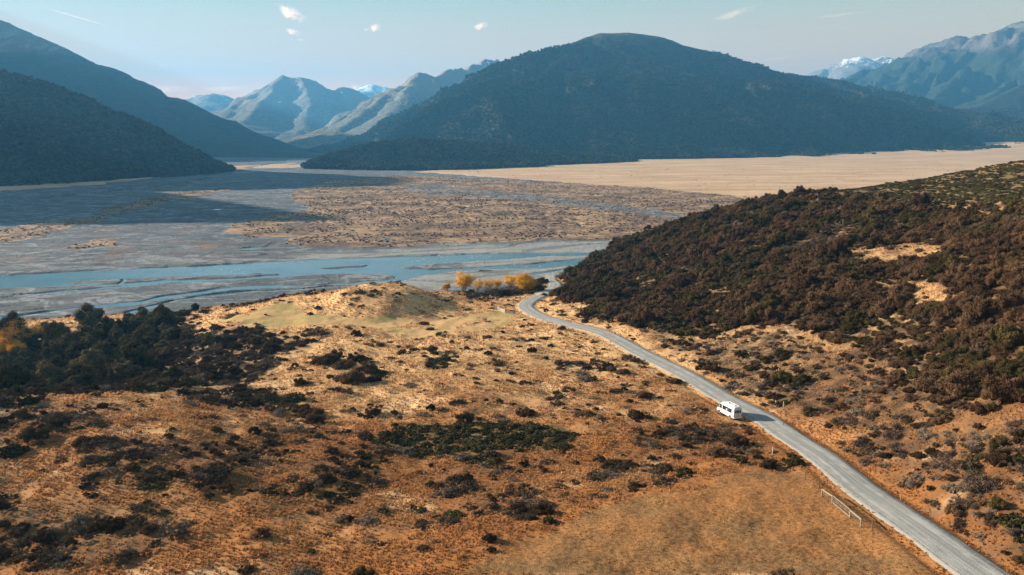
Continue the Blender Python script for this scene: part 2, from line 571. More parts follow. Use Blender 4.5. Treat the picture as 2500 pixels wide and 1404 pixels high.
# ------------------------------------------------------------------ material helpers
class NT:
    def __init__(self, name):
        self.m = bpy.data.materials.new(name)
        self.m.use_nodes = True
        self.t = self.m.node_tree
        self.t.nodes.clear()
        self.out = self.t.nodes.new('ShaderNodeOutputMaterial')

    def n(self, typ, **kw):
        nd = self.t.nodes.new(typ)
        for k, v in kw.items():
            if k.startswith('i_'):
                key = k[2:]
                nd.inputs[int(key) if key.isdigit() else key].default_value = v
            else:
                setattr(nd, k, v)
        return nd

    def l(self, a, b):
        self.t.links.new(a, b)

    def noise(self, vec, scale, detail=3, rough=0.55, dist=0.0):
        nd = self.n('ShaderNodeTexNoise')
        nd.inputs['Scale'].default_value = scale
        nd.inputs['Detail'].default_value = detail
        nd.inputs['Roughness'].default_value = rough
        nd.inputs['Distortion'].default_value = dist
        if vec is not None:
            self.l(vec, nd.inputs['Vector'])
        return nd.outputs[0]

    def map(self, vec, scale=(1, 1, 1), rot=(0, 0, 0)):
        nd = self.n('ShaderNodeMapping')
        nd.inputs['Scale'].default_value = scale
        nd.inputs['Rotation'].default_value = rot
        self.l(vec, nd.inputs[0])
        return nd.outputs[0]

    def ramp(self, fac, lo, hi, a=0.0, b=1.0):
        nd = self.n('ShaderNodeMapRange', interpolation_type='SMOOTHSTEP')
        self.l(fac, nd.inputs[0])
        nd.inputs[1].default_value = lo
        nd.inputs[2].default_value = hi
        nd.inputs[3].default_value = a
        nd.inputs[4].default_value = b
        return nd.outputs[0]

    def mix(self, fac, a, b, mode='MIX'):
        nd = self.n('ShaderNodeMixRGB', blend_type=mode)
        for s, v in ((0, fac), (1, a), (2, b)):
            if hasattr(v, 'is_linked') or isinstance(v, bpy.types.NodeSocket):
                self.l(v, nd.inputs[s])
            else:
                nd.inputs[s].default_value = v if s == 0 else ((*v, 1) if len(v) == 3 else v)
        return nd.outputs[0]

    def math(self, op, a, b=0.0, c=None, clamp=False):
        nd = self.n('ShaderNodeMath', operation=op, use_clamp=clamp)
        for s, v in ((0, a), (1, b), (2, c)):
            if v is None:
                continue
            if isinstance(v, bpy.types.NodeSocket):
                self.l(v, nd.inputs[s])
            else:
                nd.inputs[s].default_value = v
        return nd.outputs[0]

    def attr(self, name, typ='GEOMETRY', out='Fac'):
        nd = self.n('ShaderNodeAttribute', attribute_type=typ, attribute_name=name)
        return nd.outputs[out]

    def geo(self):
        return self.n('ShaderNodeNewGeometry').outputs['Position']

    def obj(self):
        return self.n('ShaderNodeTexCoord').outputs['Object']

    def rnd(self):
        return self.n('ShaderNodeObjectInfo').outputs['Random']

    def bsdf(self, col, rough=0.9, spec=0.2, metal=0.0, bump=None, bstr=0.5, bdist=0.1, **kw):
        b = self.n('ShaderNodeBsdfPrincipled')
        if isinstance(col, bpy.types.NodeSocket):
            self.l(col, b.inputs['Base Color'])
        else:
            b.inputs['Base Color'].default_value = (*col, 1)
        if isinstance(rough, bpy.types.NodeSocket):
            self.l(rough, b.inputs['Roughness'])
        else:
            b.inputs['Roughness'].default_value = rough
        b.inputs['Specular IOR Level'].default_value = spec
        b.inputs['Metallic'].default_value = metal
        if bump is not None:
            bn = self.n('ShaderNodeBump')
            bn.inputs['Strength'].default_value = bstr
            bn.inputs['Distance'].default_value = bdist
            self.l(bump, bn.inputs['Height'])
            self.l(bn.outputs[0], b.inputs['Normal'])
        for k, v in kw.items():
            b.inputs[k.replace('_', ' ')].default_value = v
        self.l(b.outputs[0], self.out.inputs[0])
        return b


def plain(name, col, rough=0.6, spec=0.3, metal=0.0, var=0.12, scale=8.0):
    """a solid material with slight procedural variation"""
    t = NT(name)
    n = t.noise(t.obj(), scale, 4)
    c = t.mix(t.math('MULTIPLY', n, var * 2), tuple(x * (1 + var * .3) for x in col), tuple(x * (1 - var) * .8 for x in col))
    t.bsdf(c, rough, spec, metal)
    return t.m

# ================================================================== GROUND (near terrace, meadow and hill)
def mat_ground():
    t = NT('dry_grass_ground')
    P = t.geo()
    warm, mown, green, pad, scrub = (t.attr(k) for k in ('warm', 'mown', 'green', 'paddock', 'scrub'))
    big = t.noise(P, 0.035, 4)
    mid = t.noise(P, 0.35, 4, 0.6)
    fine = t.noise(P, 2.2, 5, 0.65)
    pale = t.mix(mid, (0.48, 0.275, 0.120), (0.76, 0.48, 0.235))
    warmc = t.mix(mid, (0.17, 0.063, 0.019), (0.46, 0.188, 0.052))
    c = t.mix(t.math('ADD', warm, t.math('MULTIPLY', t.math('SUBTRACT', big, 0.5), 0.9), clamp=True), pale, warmc)
    c = t.mix(t.ramp(fine, 0.28, 0.62, 0.75, 0.0), c, t.mix(0.5, c, (0.04, 0.022, 0.012)))
    pt1 = t.noise(P, 0.13, 5, 0.65, 0.5)
    c = t.mix(t.ramp(pt1, 0.50, 0.66, 0.0, 0.75), c, t.mix(fine, (0.10, 0.050, 0.026), (0.24, 0.13, 0.068)))
    c = t.mix(t.ramp(t.noise(P, 0.055, 4, 0.6, 0.3), 0.56, 0.68, 0.0, 0.6), c, (0.70, 0.48, 0.27))
    mw = t.mix(t.ramp(t.noise(P, 0.09, 3), 0.35, 0.65), (0.43, 0.265, 0.125), (0.30, 0.225, 0.085))
    c = t.mix(mown, c, mw)
    pd = t.mix(t.ramp(t.noise(P, 0.06, 4), 0.35, 0.65), (0.35, 0.160, 0.055), (0.235, 0.135, 0.058))
    pd = t.mix(t.ramp(fine, 0.35, 0.65), t.mix(0.55, pd, (0.03, 0.014, 0.006)), pd)
    c = t.mix(pad, c, pd)
    c = t.mix(t.math('MULTIPLY', green, 0.8), c, t.mix(mid, (0.035, 0.04, 0.018), (0.10, 0.085, 0.04)))
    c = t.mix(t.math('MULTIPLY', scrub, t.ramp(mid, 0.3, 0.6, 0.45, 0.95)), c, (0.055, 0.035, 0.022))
    bump = t.math('ADD', t.math('MULTIPLY', fine, 0.6), t.noise(P, 7.0, 3, 0.7))
    t.bsdf(c, 0.95, 0.1, bump=bump, bstr=0.6, bdist=0.3)
    return t.m


def build_ground():
    ys = [34.0]
    while ys[-1] < 720:
        ys.append(ys[-1] * 1.0036 + 0.02)
    ys = np.array(ys)
    us = np.linspace(-0.98, 1.02, 1000)
    UU, YY = np.meshgrid(us, ys)
    XX = UU * (YY + 12)
    ZZ = H(XX, YY)
    keep = (ZZ > -1.5).ravel()
    x, y = XX.ravel(), YY.ravel()
    F = grid_faces(len(ys), len(us), keep)
    used = np.zeros(len(x), bool)
    used[F.ravel()] = True
    remap = np.cumsum(used) - 1
    V = np.stack([x, y, ZZ.ravel()], 1)[used]
    F = remap[F]
    o = mesh_np('ground', V, F, mat_ground(), smooth=True)
    m = ground_masks(V[:, 0], V[:, 1])
    add_attr(o.data, 'warm', m['warm'])
    add_attr(o.data, 'mown', m['mown'])
    add_attr(o.data, 'paddock', m['paddock'])
    add_attr(o.data, 'green', np.clip(m['greenpatch'] + m['greentop'] * 0.9 + m['gateway'] * .5, 0, 1))
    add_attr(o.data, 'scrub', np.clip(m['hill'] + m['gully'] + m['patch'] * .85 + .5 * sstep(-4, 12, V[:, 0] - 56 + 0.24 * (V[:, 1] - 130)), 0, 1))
    tag(o, kind='structure')


build_ground()


# ---- road ribbon
def mat_road():
    t = NT('gravel_road')
    P = t.geo()
    across, along = t.attr('across'), t.attr('along')
    cv = t.n('ShaderNodeCombineXYZ')
    t.l(t.math('MULTIPLY', across, 3.0), cv.inputs[0])
    t.l(t.math('MULTIPLY', along, 0.035), cv.inputs[1])
    streak = t.noise(cv.outputs[0], 1.0, 5, 0.65)
    grain = t.noise(P, 6.0, 5, 0.7)
    blot = t.noise(P, 0.25, 4)
    c = t.mix(t.ramp(streak, 0.3, 0.7), (0.15, 0.155, 0.155), (0.33, 0.32, 0.30))
    c = t.mix(t.ramp(grain, 0.3, 0.6, 0.35, 0.0), c, (0.12, 0.12, 0.12))
    c = t.mix(t.ramp(blot, 0.5, 0.75, 0, 0.35), c, (0.38, 0.35, 0.31))
    tr1 = t.ramp(t.math('ABSOLUTE', t.math('SUBTRACT', t.math('ABSOLUTE', across), 1.15)), 0.05, 0.65, 1.0, 0.0)
    c = t.mix(t.math('MULTIPLY', tr1, t.ramp(t.noise(P, 0.35, 4), .35, .65, .0, .6)), c, (0.40, 0.385, 0.355))
    brm = t.ramp(t.math('ABSOLUTE', t.math('SUBTRACT', t.math('ABSOLUTE', across), 2.3)), 0.05, 0.30, 1.0, 0.0)
    c = t.mix(t.math('MULTIPLY', brm, t.ramp(t.noise(P, 2.0, 3), .35, .6, .1, .9)), c, (0.10, 0.10, 0.098))
    c = t.mix(t.ramp(t.noise(P, 0.9, 5, 0.7), 0.62, 0.72, 0, 0.6), c, (0.10, 0.105, 0.11))
    edge = t.ramp(t.math('ABSOLUTE', across), 2.1, 2.75)
    c = t.mix(t.math('MULTIPLY', edge, t.ramp(t.noise(P, 1.2, 4), 0.35, 0.6, 0.2, 0.8)), c, (0.27, 0.245, 0.20))
    t.bsdf(c, 0.9, 0.2, bump=t.math('ADD', grain, t.math('MULTIPLY', streak, 1.5)), bstr=0.7, bdist=0.08)
    return t.m


def build_road():
    T = np.gradient(RC, axis=0)
    N = np.stack([T[:, 1], -T[:, 0]], 1)
    N /= np.linalg.norm(N, axis=1)[:, None]
    ks = np.array([-1, -0.86, -0.6, -0.3, 0, 0.3, 0.6, 0.86, 1.0])
    n = len(RC)
    V, ac, al = [], [], []
    for i in range(n):
        jl, jr = 0.16 * fbm(i / 5.1, 3.3, 2), 0.16 * fbm(i / 5.1, 40.3, 2)
        for k in ks:
            w = ROAD_W + (jl if k < 0 else jr) * abs(k) ** 6
            p = RC[i, :2] + N[i] * k * w
            rut = -0.03 * (math.exp(-((abs(k * w) - 0.9) / 0.3) ** 2)) + 0.02 * perlin(p[0] / 1.5, p[1] / 1.5)
            z = RC[i, 2] + 0.03 + 0.06 * (1 - k * k) + rut - (0.17 if abs(k) == 1 else 0)
            V.append((p[0], p[1], z))
            ac.append(k * w)
            al.append(float(i))
    o = mesh_np('road', V, grid_faces(n, len(ks)), mat_road(), smooth=True)
    add_attr(o.data, 'across', ac)
    add_attr(o.data, 'along', al)
    tag(o, kind='structure')


build_road()

# ================================================================== VALLEY FLOOR: gravel bed, flats, river
bedfn = lambda x, y: bed_base(x, y) + 0.3


def BP(pts):
    return poly_world(pts, bedfn)


SHRUBFLAT = [BP(p) for p in (
    [(560, 570), (575, 548), (640, 530), (745, 520), (735, 498), (700, 478), (760, 452), (850, 436), (1000, 428), (1150, 436), (1400, 448), (1620, 462), (1850, 486), (1900, 540), (1600, 600), (1490, 588), (1300, 592), (1080, 596), (820, 606), (740, 606), (690, 585), (640, 580), (600, 582)],
    [(0, 562), (120, 540), (245, 530), (250, 540), (170, 556), (60, 588), (0, 600), (-300, 640), (-300, 590)],
    [(188, 598), (225, 590), (292, 584), (270, 598), (205, 613)],
    [(230, 520), (330, 492), (440, 470), (560, 462), (520, 474), (400, 500), (270, 530)],
)]
TANFLAT = [BP(p) for p in (
    [(1010, 420), (1180, 410), (1340, 402), (1280, 392), (1400, 386), (1560, 390), (1900, 384), (2050, 368), (2200, 350), (2520, 330), (2700, 330), (2900, 420), (2500, 470), (1900, 500), (1780, 478), (1600, 462), (1380, 446), (1150, 430)],
    [(-300, 520), (0, 468), (250, 450), (500, 422), (700, 404), (720, 398), (500, 410), (240, 444), (0, 458), (-300, 480)],
    [(520, 412), (600, 404), (740, 402), (750, 408), (640, 412)],
)]
REDFLAT = [BP(p) for p in ([(-200, 600), (100, 600), (300, 590), (500, 585), (640, 590), (700, 620), (500, 640), (200, 655), (-200, 660)],
                           [(180, 560), (300, 545), (520, 540), (560, 560), (400, 575), (200, 580)])]
GRAVELCUT = [BP(p) for p in (
    [(1300, 476), (1440, 490), (1580, 508), (1700, 526), (1680, 540), (1560, 528), (1420, 508), (1260, 492), (1130, 482), (1040, 478), (980, 455), (1060, 450), (1180, 466)],
    [(690, 530), (720, 545), (740, 560), (700, 575), (650, 586), (700, 590), (745, 566), (760, 545), (730, 525)],
    [(860, 570), (920, 585), (1010, 598), (1080, 600), (1000, 590), (930, 576), (880, 562)],
)]
WATER = [BP(p) for p in (
    [(-400, 705), (0, 672), (230, 660), (420, 652), (640, 640), (800, 632), (1000, 624), (1250, 617), (1445, 616), (1520, 600), (1560, 625), (1440, 640), (1425, 646), (1320, 653), (1200, 658), (1100, 664), (1040, 672), (985, 682), (960, 680), (940, 668), (800, 668),
     (700, 676), (560, 684), (430, 688), (330, 696), (200, 697), (0, 706), (-400, 745)],)]
BARS = [BP(p) for p in (
    [(960, 652), (1080, 642), (1200, 636), (1330, 627), (1440, 622), (1440, 630), (1330, 640), (1180, 652), (1050, 658)],
    [(140, 690), (300, 680), (480, 672), (620, 668), (700, 669), (560, 678), (400, 684), (260, 693)],
    [(770, 653), (900, 646), (880, 652), (800, 657)],
)]
PALEBAR = [BP([(700, 632), (900, 612), (1100, 602), (1300, 596), (1540, 592), (1500, 640), (1420, 665), (1250, 700), (1050, 715), (850, 715), (900, 690), (1060, 668), (1150, 640), (900, 640), (760, 645)])]
_bx = [(-400, 760), (0, 728), (300, 716), (600, 700), (800, 690), (960, 683), (1010, 676)]
STREAM = [([(-400, 800), (0, 775), (160, 755), (330, 740), (420, 722), (560, 706), (700, 697), (850, 693), (960, 684), (1020, 672)], 3.2),
          ([(1020, 672), (980, 688), (960, 700), (870, 705), (800, 712)], 2.2),
          ([(-300, 745), (0, 722), (160, 712), (260, 703), (380, 694), (470, 688)], 2.6),
          ([(230, 660), (300, 668), (320, 692)], 1.5),
          ([(330, 760), (460, 728), (600, 712), (700, 708), (800, 700)], 2.0),
          ([(480, 428), (560, 424), (620, 418), (680, 412), (760, 408), (860, 412)], 5.0),
          ([(600, 412), (660, 400), (720, 388), (760, 383)], 9.0),
          ([(0, 492), (120, 480), (260, 468), (400, 452), (520, 432)], 4.0),
          ([(1300, 668), (1360, 660), (1420, 648)], 2.0)]


def line_dist(P, x, y):
    best = np.full(x.shape, 1e9)
    for i in range(len(P) - 1):
        a, b = P[i], P[i + 1]
        e = b - a
        t = np.clip(((x - a[0]) * e[0] + (y - a[1]) * e[1]) / (e @ e + 1e-9), 0, 1)
        best = np.minimum(best, (x - a[0] - t * e[0]) ** 2 + (y - a[1] - t * e[1]) ** 2)
    return np.sqrt(best)


def bed_masks(x, y):
    w1, w2 = fbm(x / 60, y / 60, 4) * 14, fbm(x / 60 + 77, y / 60, 4) * 14
    s1 = fbm(x / 25, y / 25, 3) * 3
    xx, yy = x + w1, y + w2
    m = {}
    m['shrub'] = pmask(SHRUBFLAT, xx, yy, 5) * (1 - 0.55 * pmask(GRAVELCUT, xx, yy, 6))
    m['tan'] = pmask(TANFLAT, xx, yy, 8)
    m['red'] = pmask(REDFLAT, xx, yy, 25)
    m['pale'] = pmask(PALEBAR, xx, yy, 14)
    wt = pmask(WATER, x + s1, y + s1, 1.2) * (1 - pmask(BARS, x + s1, y + s1, 1.2))
    for pts, wd in STREAM:
        P = np.array([at(a, b, bedfn)[:2] for a, b in pts])
        P = catmull(np.hstack([P, np.zeros((len(P), 1))]), 5)[:, :2]
        far = P[:, 1].mean() > 900
        d = line_dist(P, x + s1 * 1.5 + (w1 * .5 if far else 0), y + s1 * 1.5 + (w2 * .5 if far else 0))
        wloc = wd * (0.9 + 0.9 * fbm(x / 45, y / 45, 2))
        wt = np.maximum(wt, 1 - sstep(wloc * .6, wloc * 1.4, d))
    m['water'] = wt
    # dry braided channels: contour lines of warped, stretched noise
    a1 = R(17)
    fx, fy = x * math.cos(a1) + y * math.sin(a1), -x * math.sin(a1) + y * math.cos(a1)
    near = 1 - sstep(640, 800, y)
    nb = perlin(fx / 190 + 0.4 * perlin(fx / 60, fy / 60), fy / 30 + 0.5 * perlin(fx / 80, fy / 30 + 9))
    a2 = R(120)
    gx, gy = x * math.cos(a2) + y * math.sin(a2), -x * math.sin(a2) + y * math.cos(a2)
    fb = perlin(gx / 210 + 0.55 * perlin(gx / 70, gy / 70), gy / 75 + 0.8 * perlin(gx / 60 + 9, gy / 60))
    fb2 = perlin(gx / 90 + 0.7 * perlin(gx / 30, gy / 30), gy / 42 + 0.8 * perlin(gx / 40 + 9, gy / 40) + 40)
    chn = 1 - sstep(0.045, 0.095, np.abs(nb))
    chf = np.maximum(1 - sstep(0.03, 0.075, np.abs(fb)), 0.8 * (1 - sstep(0.02, 0.06, np.abs(fb2))))
    m['chan'] = (chn * near + chf * (1 - near)) * (1 - m['tan'])
    return m


def bed_height(x, y, m):
    z = bed_base(x, y) + 0.55 + 0.25 * fbm(x / 14, y / 14, 3) + 0.5 * fbm(x / 90, y / 60, 3)
    z = z - m['chan'] * 1.25 + m['shrub'] * 0.7 + m['tan'] * 1.0
    z = z + m['tan'] * 1.2 * fbm(x / 260, y / 160, 3)
    z = np.maximum(z, bed_base(x, y) + 0.14)
    z = z * (1 - m['water']) + (bed_base(x, y) - 0.9) * m['water']
    return z


def mat_bed():
    t = NT('river_gravel')
    P = t.geo()
    shrub, tan, red, water, chan, palem = (t.attr(k) for k in ('shrub', 'tan', 'red', 'water', 'chan', 'pale'))
    flow = t.map(P, (0.35, 1.0, 1.0), (0, 0, R(-17)))
    fl = t.noise(flow, 0.06, 6, 0.62, 0.4)
    g1 = t.noise(P, 0.5, 6, 0.7)
    g2 = t.noise(P, 0.06, 6, 0.6, 0.3)
    c = t.mix(t.ramp(fl, 0.32, 0.68), (0.072, 0.080, 0.092), (0.152, 0.164, 0.180))
    c = t.mix(t.ramp(g1, 0.35, 0.65, 0.6, 0.0), c, (0.03, 0.033, 0.038))
    c = t.mix(t.ramp(g2, 0.5, 0.7, 0, 0.45), c, (0.23, 0.23, 0.225))
    b1 = t.noise(t.map(P, (0.45, 1.0, 1), (0, 0, R(-24))), 0.020, 6, 0.6, 1.2)
    b2 = t.noise(t.map(P, (1.0, 0.6, 1), (0, 0, R(20))), 0.045, 5, 0.6, 1.0)
    r1 = t.ramp(t.math('ABSOLUTE', t.math('SUBTRACT', b1, 0.5)), 0.008, 0.030, 1.0, 0.0)
    r2 = t.ramp(t.math('ABSOLUTE', t.math('SUBTRACT', b2, 0.5)), 0.0, 0.020, 1.0, 0.0)
    c = t.mix(t.math('MULTIPLY', r1, 0.6), c, (0.27, 0.28, 0.29))
    c = t.mix(t.math('MULTIPLY', r2, 0.8), c, (0.035, 0.04, 0.048))
    c = t.mix(t.math('MULTIPLY', palem, t.ramp(g1, .25, .6, .35, .9)), c, (0.275, 0.268, 0.25))
    c = t.mix(t.math('MULTIPLY', chan, 0.6), c, (0.085, 0.092, 0.102))
    rn = t.noise(P, 0.035, 6, 0.68, 0.5)
    c = t.mix(t.math('MULTIPLY', red, t.ramp(rn, 0.48, 0.62, 0.0, 0.62)), c, t.mix(g1, (0.085, 0.05, 0.045), (0.19, 0.12, 0.10)))
    c = t.mix(t.math('MULTIPLY', red, t.ramp(t.noise(P, 0.028, 5, 0.6), 0.62, 0.68, 0.0, 0.6)), c, (0.30, 0.165, 0.09))
    # scrubby island flats: dry grass + dark matted shrubs
    sn = t.noise(t.map(P, (1, 0.8, 1)), 0.10, 7, 0.75, 0.2)
    sn2 = t.noise(P, 0.018, 5, 0.6)
    veg = t.ramp(t.math('ADD', sn, t.math('MULTIPLY', t.math('SUBTRACT', sn2, 0.5), 0.7)), 0.36, 0.60)
    sc = t.mix(veg, t.mix(g1, (0.25, 0.155, 0.09), (0.42, 0.275, 0.165)), t.mix(g1, (0.06, 0.04, 0.03), (0.19, 0.12, 0.08)))
    sm = t.ramp(t.math('ADD', shrub, t.math('MULTIPLY', t.math('SUBTRACT', t.noise(P, 0.07, 5, 0.7), 0.5), 0.8)), 0.40, 0.55)
    c = t.mix(sm, c, sc)
    tn = t.noise(t.map(P, (0.25, 1, 1)), 0.02, 5, 0.6)
    tc = t.mix(t.ramp(tn, 0.3, 0.7), (0.37, 0.235, 0.135), (0.53, 0.36, 0.225))
    tc = t.mix(t.ramp(t.noise(t.map(P, (0.12, 1, 1)), 0.06, 5, 0.7), 0.40, 0.30, 0, 0.65), tc, (0.33, 0.20, 0.115))
    tm = t.ramp(t.math('ADD', tan, t.math('MULTIPLY', t.math('SUBTRACT', t.noise(P, 0.03, 5, 0.7), 0.5), 0.5)), 0.42, 0.55)
    c = t.mix(tm, c, tc)
    bump = t.math('ADD', t.math('MULTIPLY', g1, 1.0), t.math('MULTIPLY', t.noise(P, 1.6, 4, 0.7), 0.4))
    t.bsdf(c, 0.92, 0.15, bump=bump, bstr=0.9, bdist=0.9)
    return t.m


def build_bed():
    ys = [300.0]
    while ys[-1] < 14000:
        y = ys[-1]
        ys.append(y * (1.0030 if y < 900 else 1.0045 if y < 3000 else 1.02) + 0.1)
    ys = np.array(ys)
    us = np.linspace(-1.0, 1.0, 1100)
    UU, YY = np.meshgrid(us, ys)
    XX = UU * YY * (1 + 0.6 * sstep(2500, 9000, YY))
    x, y = XX.ravel(), YY.ravel()
    m = bed_masks(x, y)
    z = bed_height(x, y, m)
    o = mesh_np('riverbed', np.stack([x, y, z], 1), grid_faces(len(ys), len(us)), mat_bed(), smooth=True)
    for k in ('shrub', 'tan', 'red', 'water', 'chan', 'pale'):
        add_attr(o.data, k, m[k])
    tag(o, kind='structure')


build_bed()


def build_river():
    t = NT('river_water')
    P = t.geo()
    fm = t.map(P, (0.45, 1, 1), (0, 0, R(-17)))
    n1 = t.noise(fm, 0.45, 5, 0.65, 0.6)
    n2 = t.noise(fm, 0.05, 4, 0.6, 0.4)
    n3 = t.noise(P, 0.012, 3, 0.5)
    c = t.mix(t.ramp(n2, 0.3, 0.7), (0.022, 0.075, 0.105), (0.055, 0.130, 0.165))
    foam = t.math('MULTIPLY', t.ramp(n1, 0.60, 0.70), t.ramp(n3, 0.50, 0.60, 0.0, 0.8))
    c = t.mix(foam, c, (0.75, 0.78, 0.78))
    t.bsdf(c, t.ramp(foam, 0, 1, 0.10, 0.6), 0.5, bump=n1, bstr=0.55, bdist=0.25)
    V = [(-900, 330, 0.0), (260, 330, 0.0), (460, 800, 0.0), (-900, 800, 0.0)]
    nx, ny = 60, 30
    xs, ys = np.meshgrid(np.linspace(-1100, 420, nx), np.linspace(330, 1150, ny))
    o = mesh_np('river', np.stack([xs.ravel(), ys.ravel(), np.zeros(xs.size)], 1), grid_faces(ny, nx), t.m)
    tag(o, kind='structure')
    xs, ys = np.meshgrid(np.linspace(-2600, 100, nx), np.linspace(1150, 4600, ny))
    o = mesh_np('upstream_river', np.stack([xs.ravel(), ys.ravel(), np.full(xs.size, 0.0)], 1), grid_faces(ny, nx), t.m)
    tag(o, kind='structure')


build_river()

# ================================================================== MOUNTAINS
def mat_mountain(name, forest, grass, rock, treeline, snowline=1e9, snow=(0.82, 0.84, 0.88), tw=60.0, rockiness=0.5, fscale=0.05):
    t = NT(name)
    P = t.geo()
    sx = t.n('ShaderNodeSeparateXYZ')
    t.l(P, sx.inputs[0])
    z = sx.outputs[2]
    nz = t.n('ShaderNodeSeparateXYZ')
    t.l(t.n('ShaderNodeNewGeometry').outputs['Normal'], nz.inputs[0])
    up = nz.outputs[2]
    big = t.noise(P, 0.0022, 6, 0.62)
    mid = t.noise(P, 0.011, 5, 0.65)
    fine = t.noise(P, fscale, 5, 0.7)
    zz = t.math('ADD', z, t.math('MULTIPLY', t.math('SUBTRACT', big, 0.5), tw * 5))
    f = t.mix(t.ramp(fine, 0.35, 0.65), tuple(v * 0.55 for v in forest), tuple(v * 1.5 for v in forest))
    g = t.mix(mid, tuple(v * 0.75 for v in grass), tuple(v * 1.2 for v in grass))
    r = t.mix(t.ramp(fine, 0.3, 0.7), tuple(v * 0.7 for v in rock), tuple(v * 1.2 for v in rock))
    g = t.mix(t.ramp(t.math('ADD', mid, t.math('MULTIPLY', t.math('SUBTRACT', 0.85, up), 1.2)), 0.62 - rockiness * .3, 0.72 - rockiness * .2), g, r)
    c = t.mix(t.ramp(zz, treeline - tw, treeline + tw), f, g)
    if snowline < 1e8:
        s = t.math('ADD', t.math('MULTIPLY', t.math('SUBTRACT', zz, snowline), 0.004), t.math('MULTIPLY', t.math('SUBTRACT', mid, 0.55), 3.0))
        s = t.math('ADD', s, t.math('MULTIPLY', t.math('SUBTRACT', t.noise(P, 0.03, 4, 0.7), 0.5), 2.0))
        c = t.mix(t.ramp(s, 0.0, 0.35), c, snow)
    t.bsdf(c, 0.95, 0.1, bump=t.math('ADD', fine, t.math('MULTIPLY', mid, 3.0)), bstr=0.8, bdist=8.0)
    return t.m


def seg_height(X, Y, ridges, shape=1.25):
    """highest of the ridge flanks at each point, plus the nearest ridge's run coordinate and flank position"""
    best = np.full(X.shape, -400.0)
    tu = np.ones(X.shape)
    tl = np.zeros(X.shape)
    hr = np.zeros(X.shape)
    for ri, (pts, sh) in enumerate(ridges):
        run = 0.0
        for i in range(len(pts) - 1):
            a, b = pts[i], pts[i + 1]
            e = b[:2] - a[:2]
            L = np.hypot(*e)
            t = np.clip(((X - a[0]) * e[0] + (Y - a[1]) * e[1]) / (L * L), 0, 1)
            d = np.hypot(X - a[0] - t * e[0], Y - a[1] - t * e[1])
            zr = a[2] + (b[2] - a[2]) * t
            Wd = a[3] + (b[3] - a[3]) * t
            u = d / Wd
            h = np.where(u < 1, zr * (1 - np.clip(u, 0, 1)) ** sh, -60 * (u - 1))
            side = np.sign((X - a[0]) * e[1] - (Y - a[1]) * e[0])
            m = h > best
            best = np.where(m, h, best)
            tu = np.where(m, u, tu)
            tl = np.where(m, run + t * L + ri * 3777.0 + side * 999.0, tl)
            hr = np.where(m, zr, hr)
            run += L
    return best, tu, tl, hr


def RP(pts):
    """ridge points given as (photo x, photo y, distance, flank width)"""
    out = []
    for px, py, Y, w in pts:
        p = at_y(px, py, Y)
        out.append(np.array([p[0], p[1], max(p[2], 2.0), w]))
    return out


MTN = {}


def mtn_z(X, Y, spec):
    ridges, gul, ns, seed = spec
    h, u, tl, hr = seg_height(X, Y, ridges)
    uu = np.clip(u, 0, 1)
    wob = fbm(X / (ns * 2) + seed, Y / (ns * 2), 3)
    g = 1 - np.abs(perlin(tl / ns + wob * 0.8, uu * 1.6 + seed)) * 2
    g2 = 1 - np.abs(perlin(tl / (ns * .42) + wob * 1.4, uu * 2.5 + seed + 7)) * 2
    env = np.clip(uu * (1 - uu) * 4, 0, 1) ** 0.8
    h = h + hr * gul * env * (0.75 * (g - 0.5) + 0.35 * (g2 - 0.5))
    h = h + fbm(X / 160 + seed, Y / 160, 5, 0.55) * 0.028 * hr * np.clip(uu * 4 + .22, 0, 1) * np.clip((1 - uu) * 5, 0, 1)
    return np.where(u < 1, h, np.minimum(h, -5))


def build_mountain(name, ridges, mat, step, gul=0.14, ns=260.0, seed=1.0, base=0.0, spike=0.0, world=False):
    ridges = [([np.array(p, dtype=float) for p in r[0]] if world else RP(r[0]), r[1]) for r in ridges]
    allp = np.array([p for r in ridges for p in r[0]])
    x0, x1 = (allp[:, 0] - allp[:, 3]).min(), (allp[:, 0] + allp[:, 3]).max()
    y0, y1 = (allp[:, 1] - allp[:, 3]).min(), (allp[:, 1] + allp[:, 3] * .8).max()
    xs, ys = np.arange(x0, x1, step), np.arange(y0, y1, step)
    XX, YY = np.meshgrid(xs, ys)
    spec = (ridges, gul, ns, seed)
    Z = mtn_z(XX, YY, spec)
    if spike:
        Z = Z + spike * (ridged(XX / 520 + seed, YY / 520, 6, 0.62) - 1.15) * np.clip(Z / 500, 0, 1)
    keep = (Z > -25).ravel()
    F = grid_faces(len(ys), len(xs), keep)
    used = np.zeros(Z.size, bool)
    used[F.ravel()] = True
    rm = np.cumsum(used) - 1
    V = np.stack([XX.ravel(), YY.ravel(), Z.ravel() + base], 1)[used]
    o = mesh_np(name, V, rm[F], mat, smooth=True)
    tag(o, kind='structure')
    MTN[name] = spec
    return o


m_forest = mat_mountain('beech_forest_slope', (0.020, 0.026, 0.016), (0.16, 0.115, 0.07), (0.22, 0.20, 0.18), 560, tw=40)
m_dark = mat_mountain('dark_forest_slope', (0.018, 0.024, 0.016), (0.13, 0.10, 0.06), (0.2, 0.18, 0.16), 520, tw=40)
m_right = mat_mountain('forest_scree_and_snow', (0.022, 0.028, 0.018), (0.085, 0.068, 0.050), (0.115, 0.10, 0.09), 760, 1330, tw=60, rockiness=1.0)
m_mid = mat_mountain('tussock_slope', (0.12, 0.115, 0.09), (0.20, 0.175, 0.135), (0.20, 0.185, 0.17), 330, 640, tw=60, rockiness=0.7)
m_far = mat_mountain('alpine_rock_and_snow', (0.04, 0.045, 0.03), (0.18, 0.15, 0.10), (0.26, 0.25, 0.24), 350, 560, tw=90, rockiness=0.8)

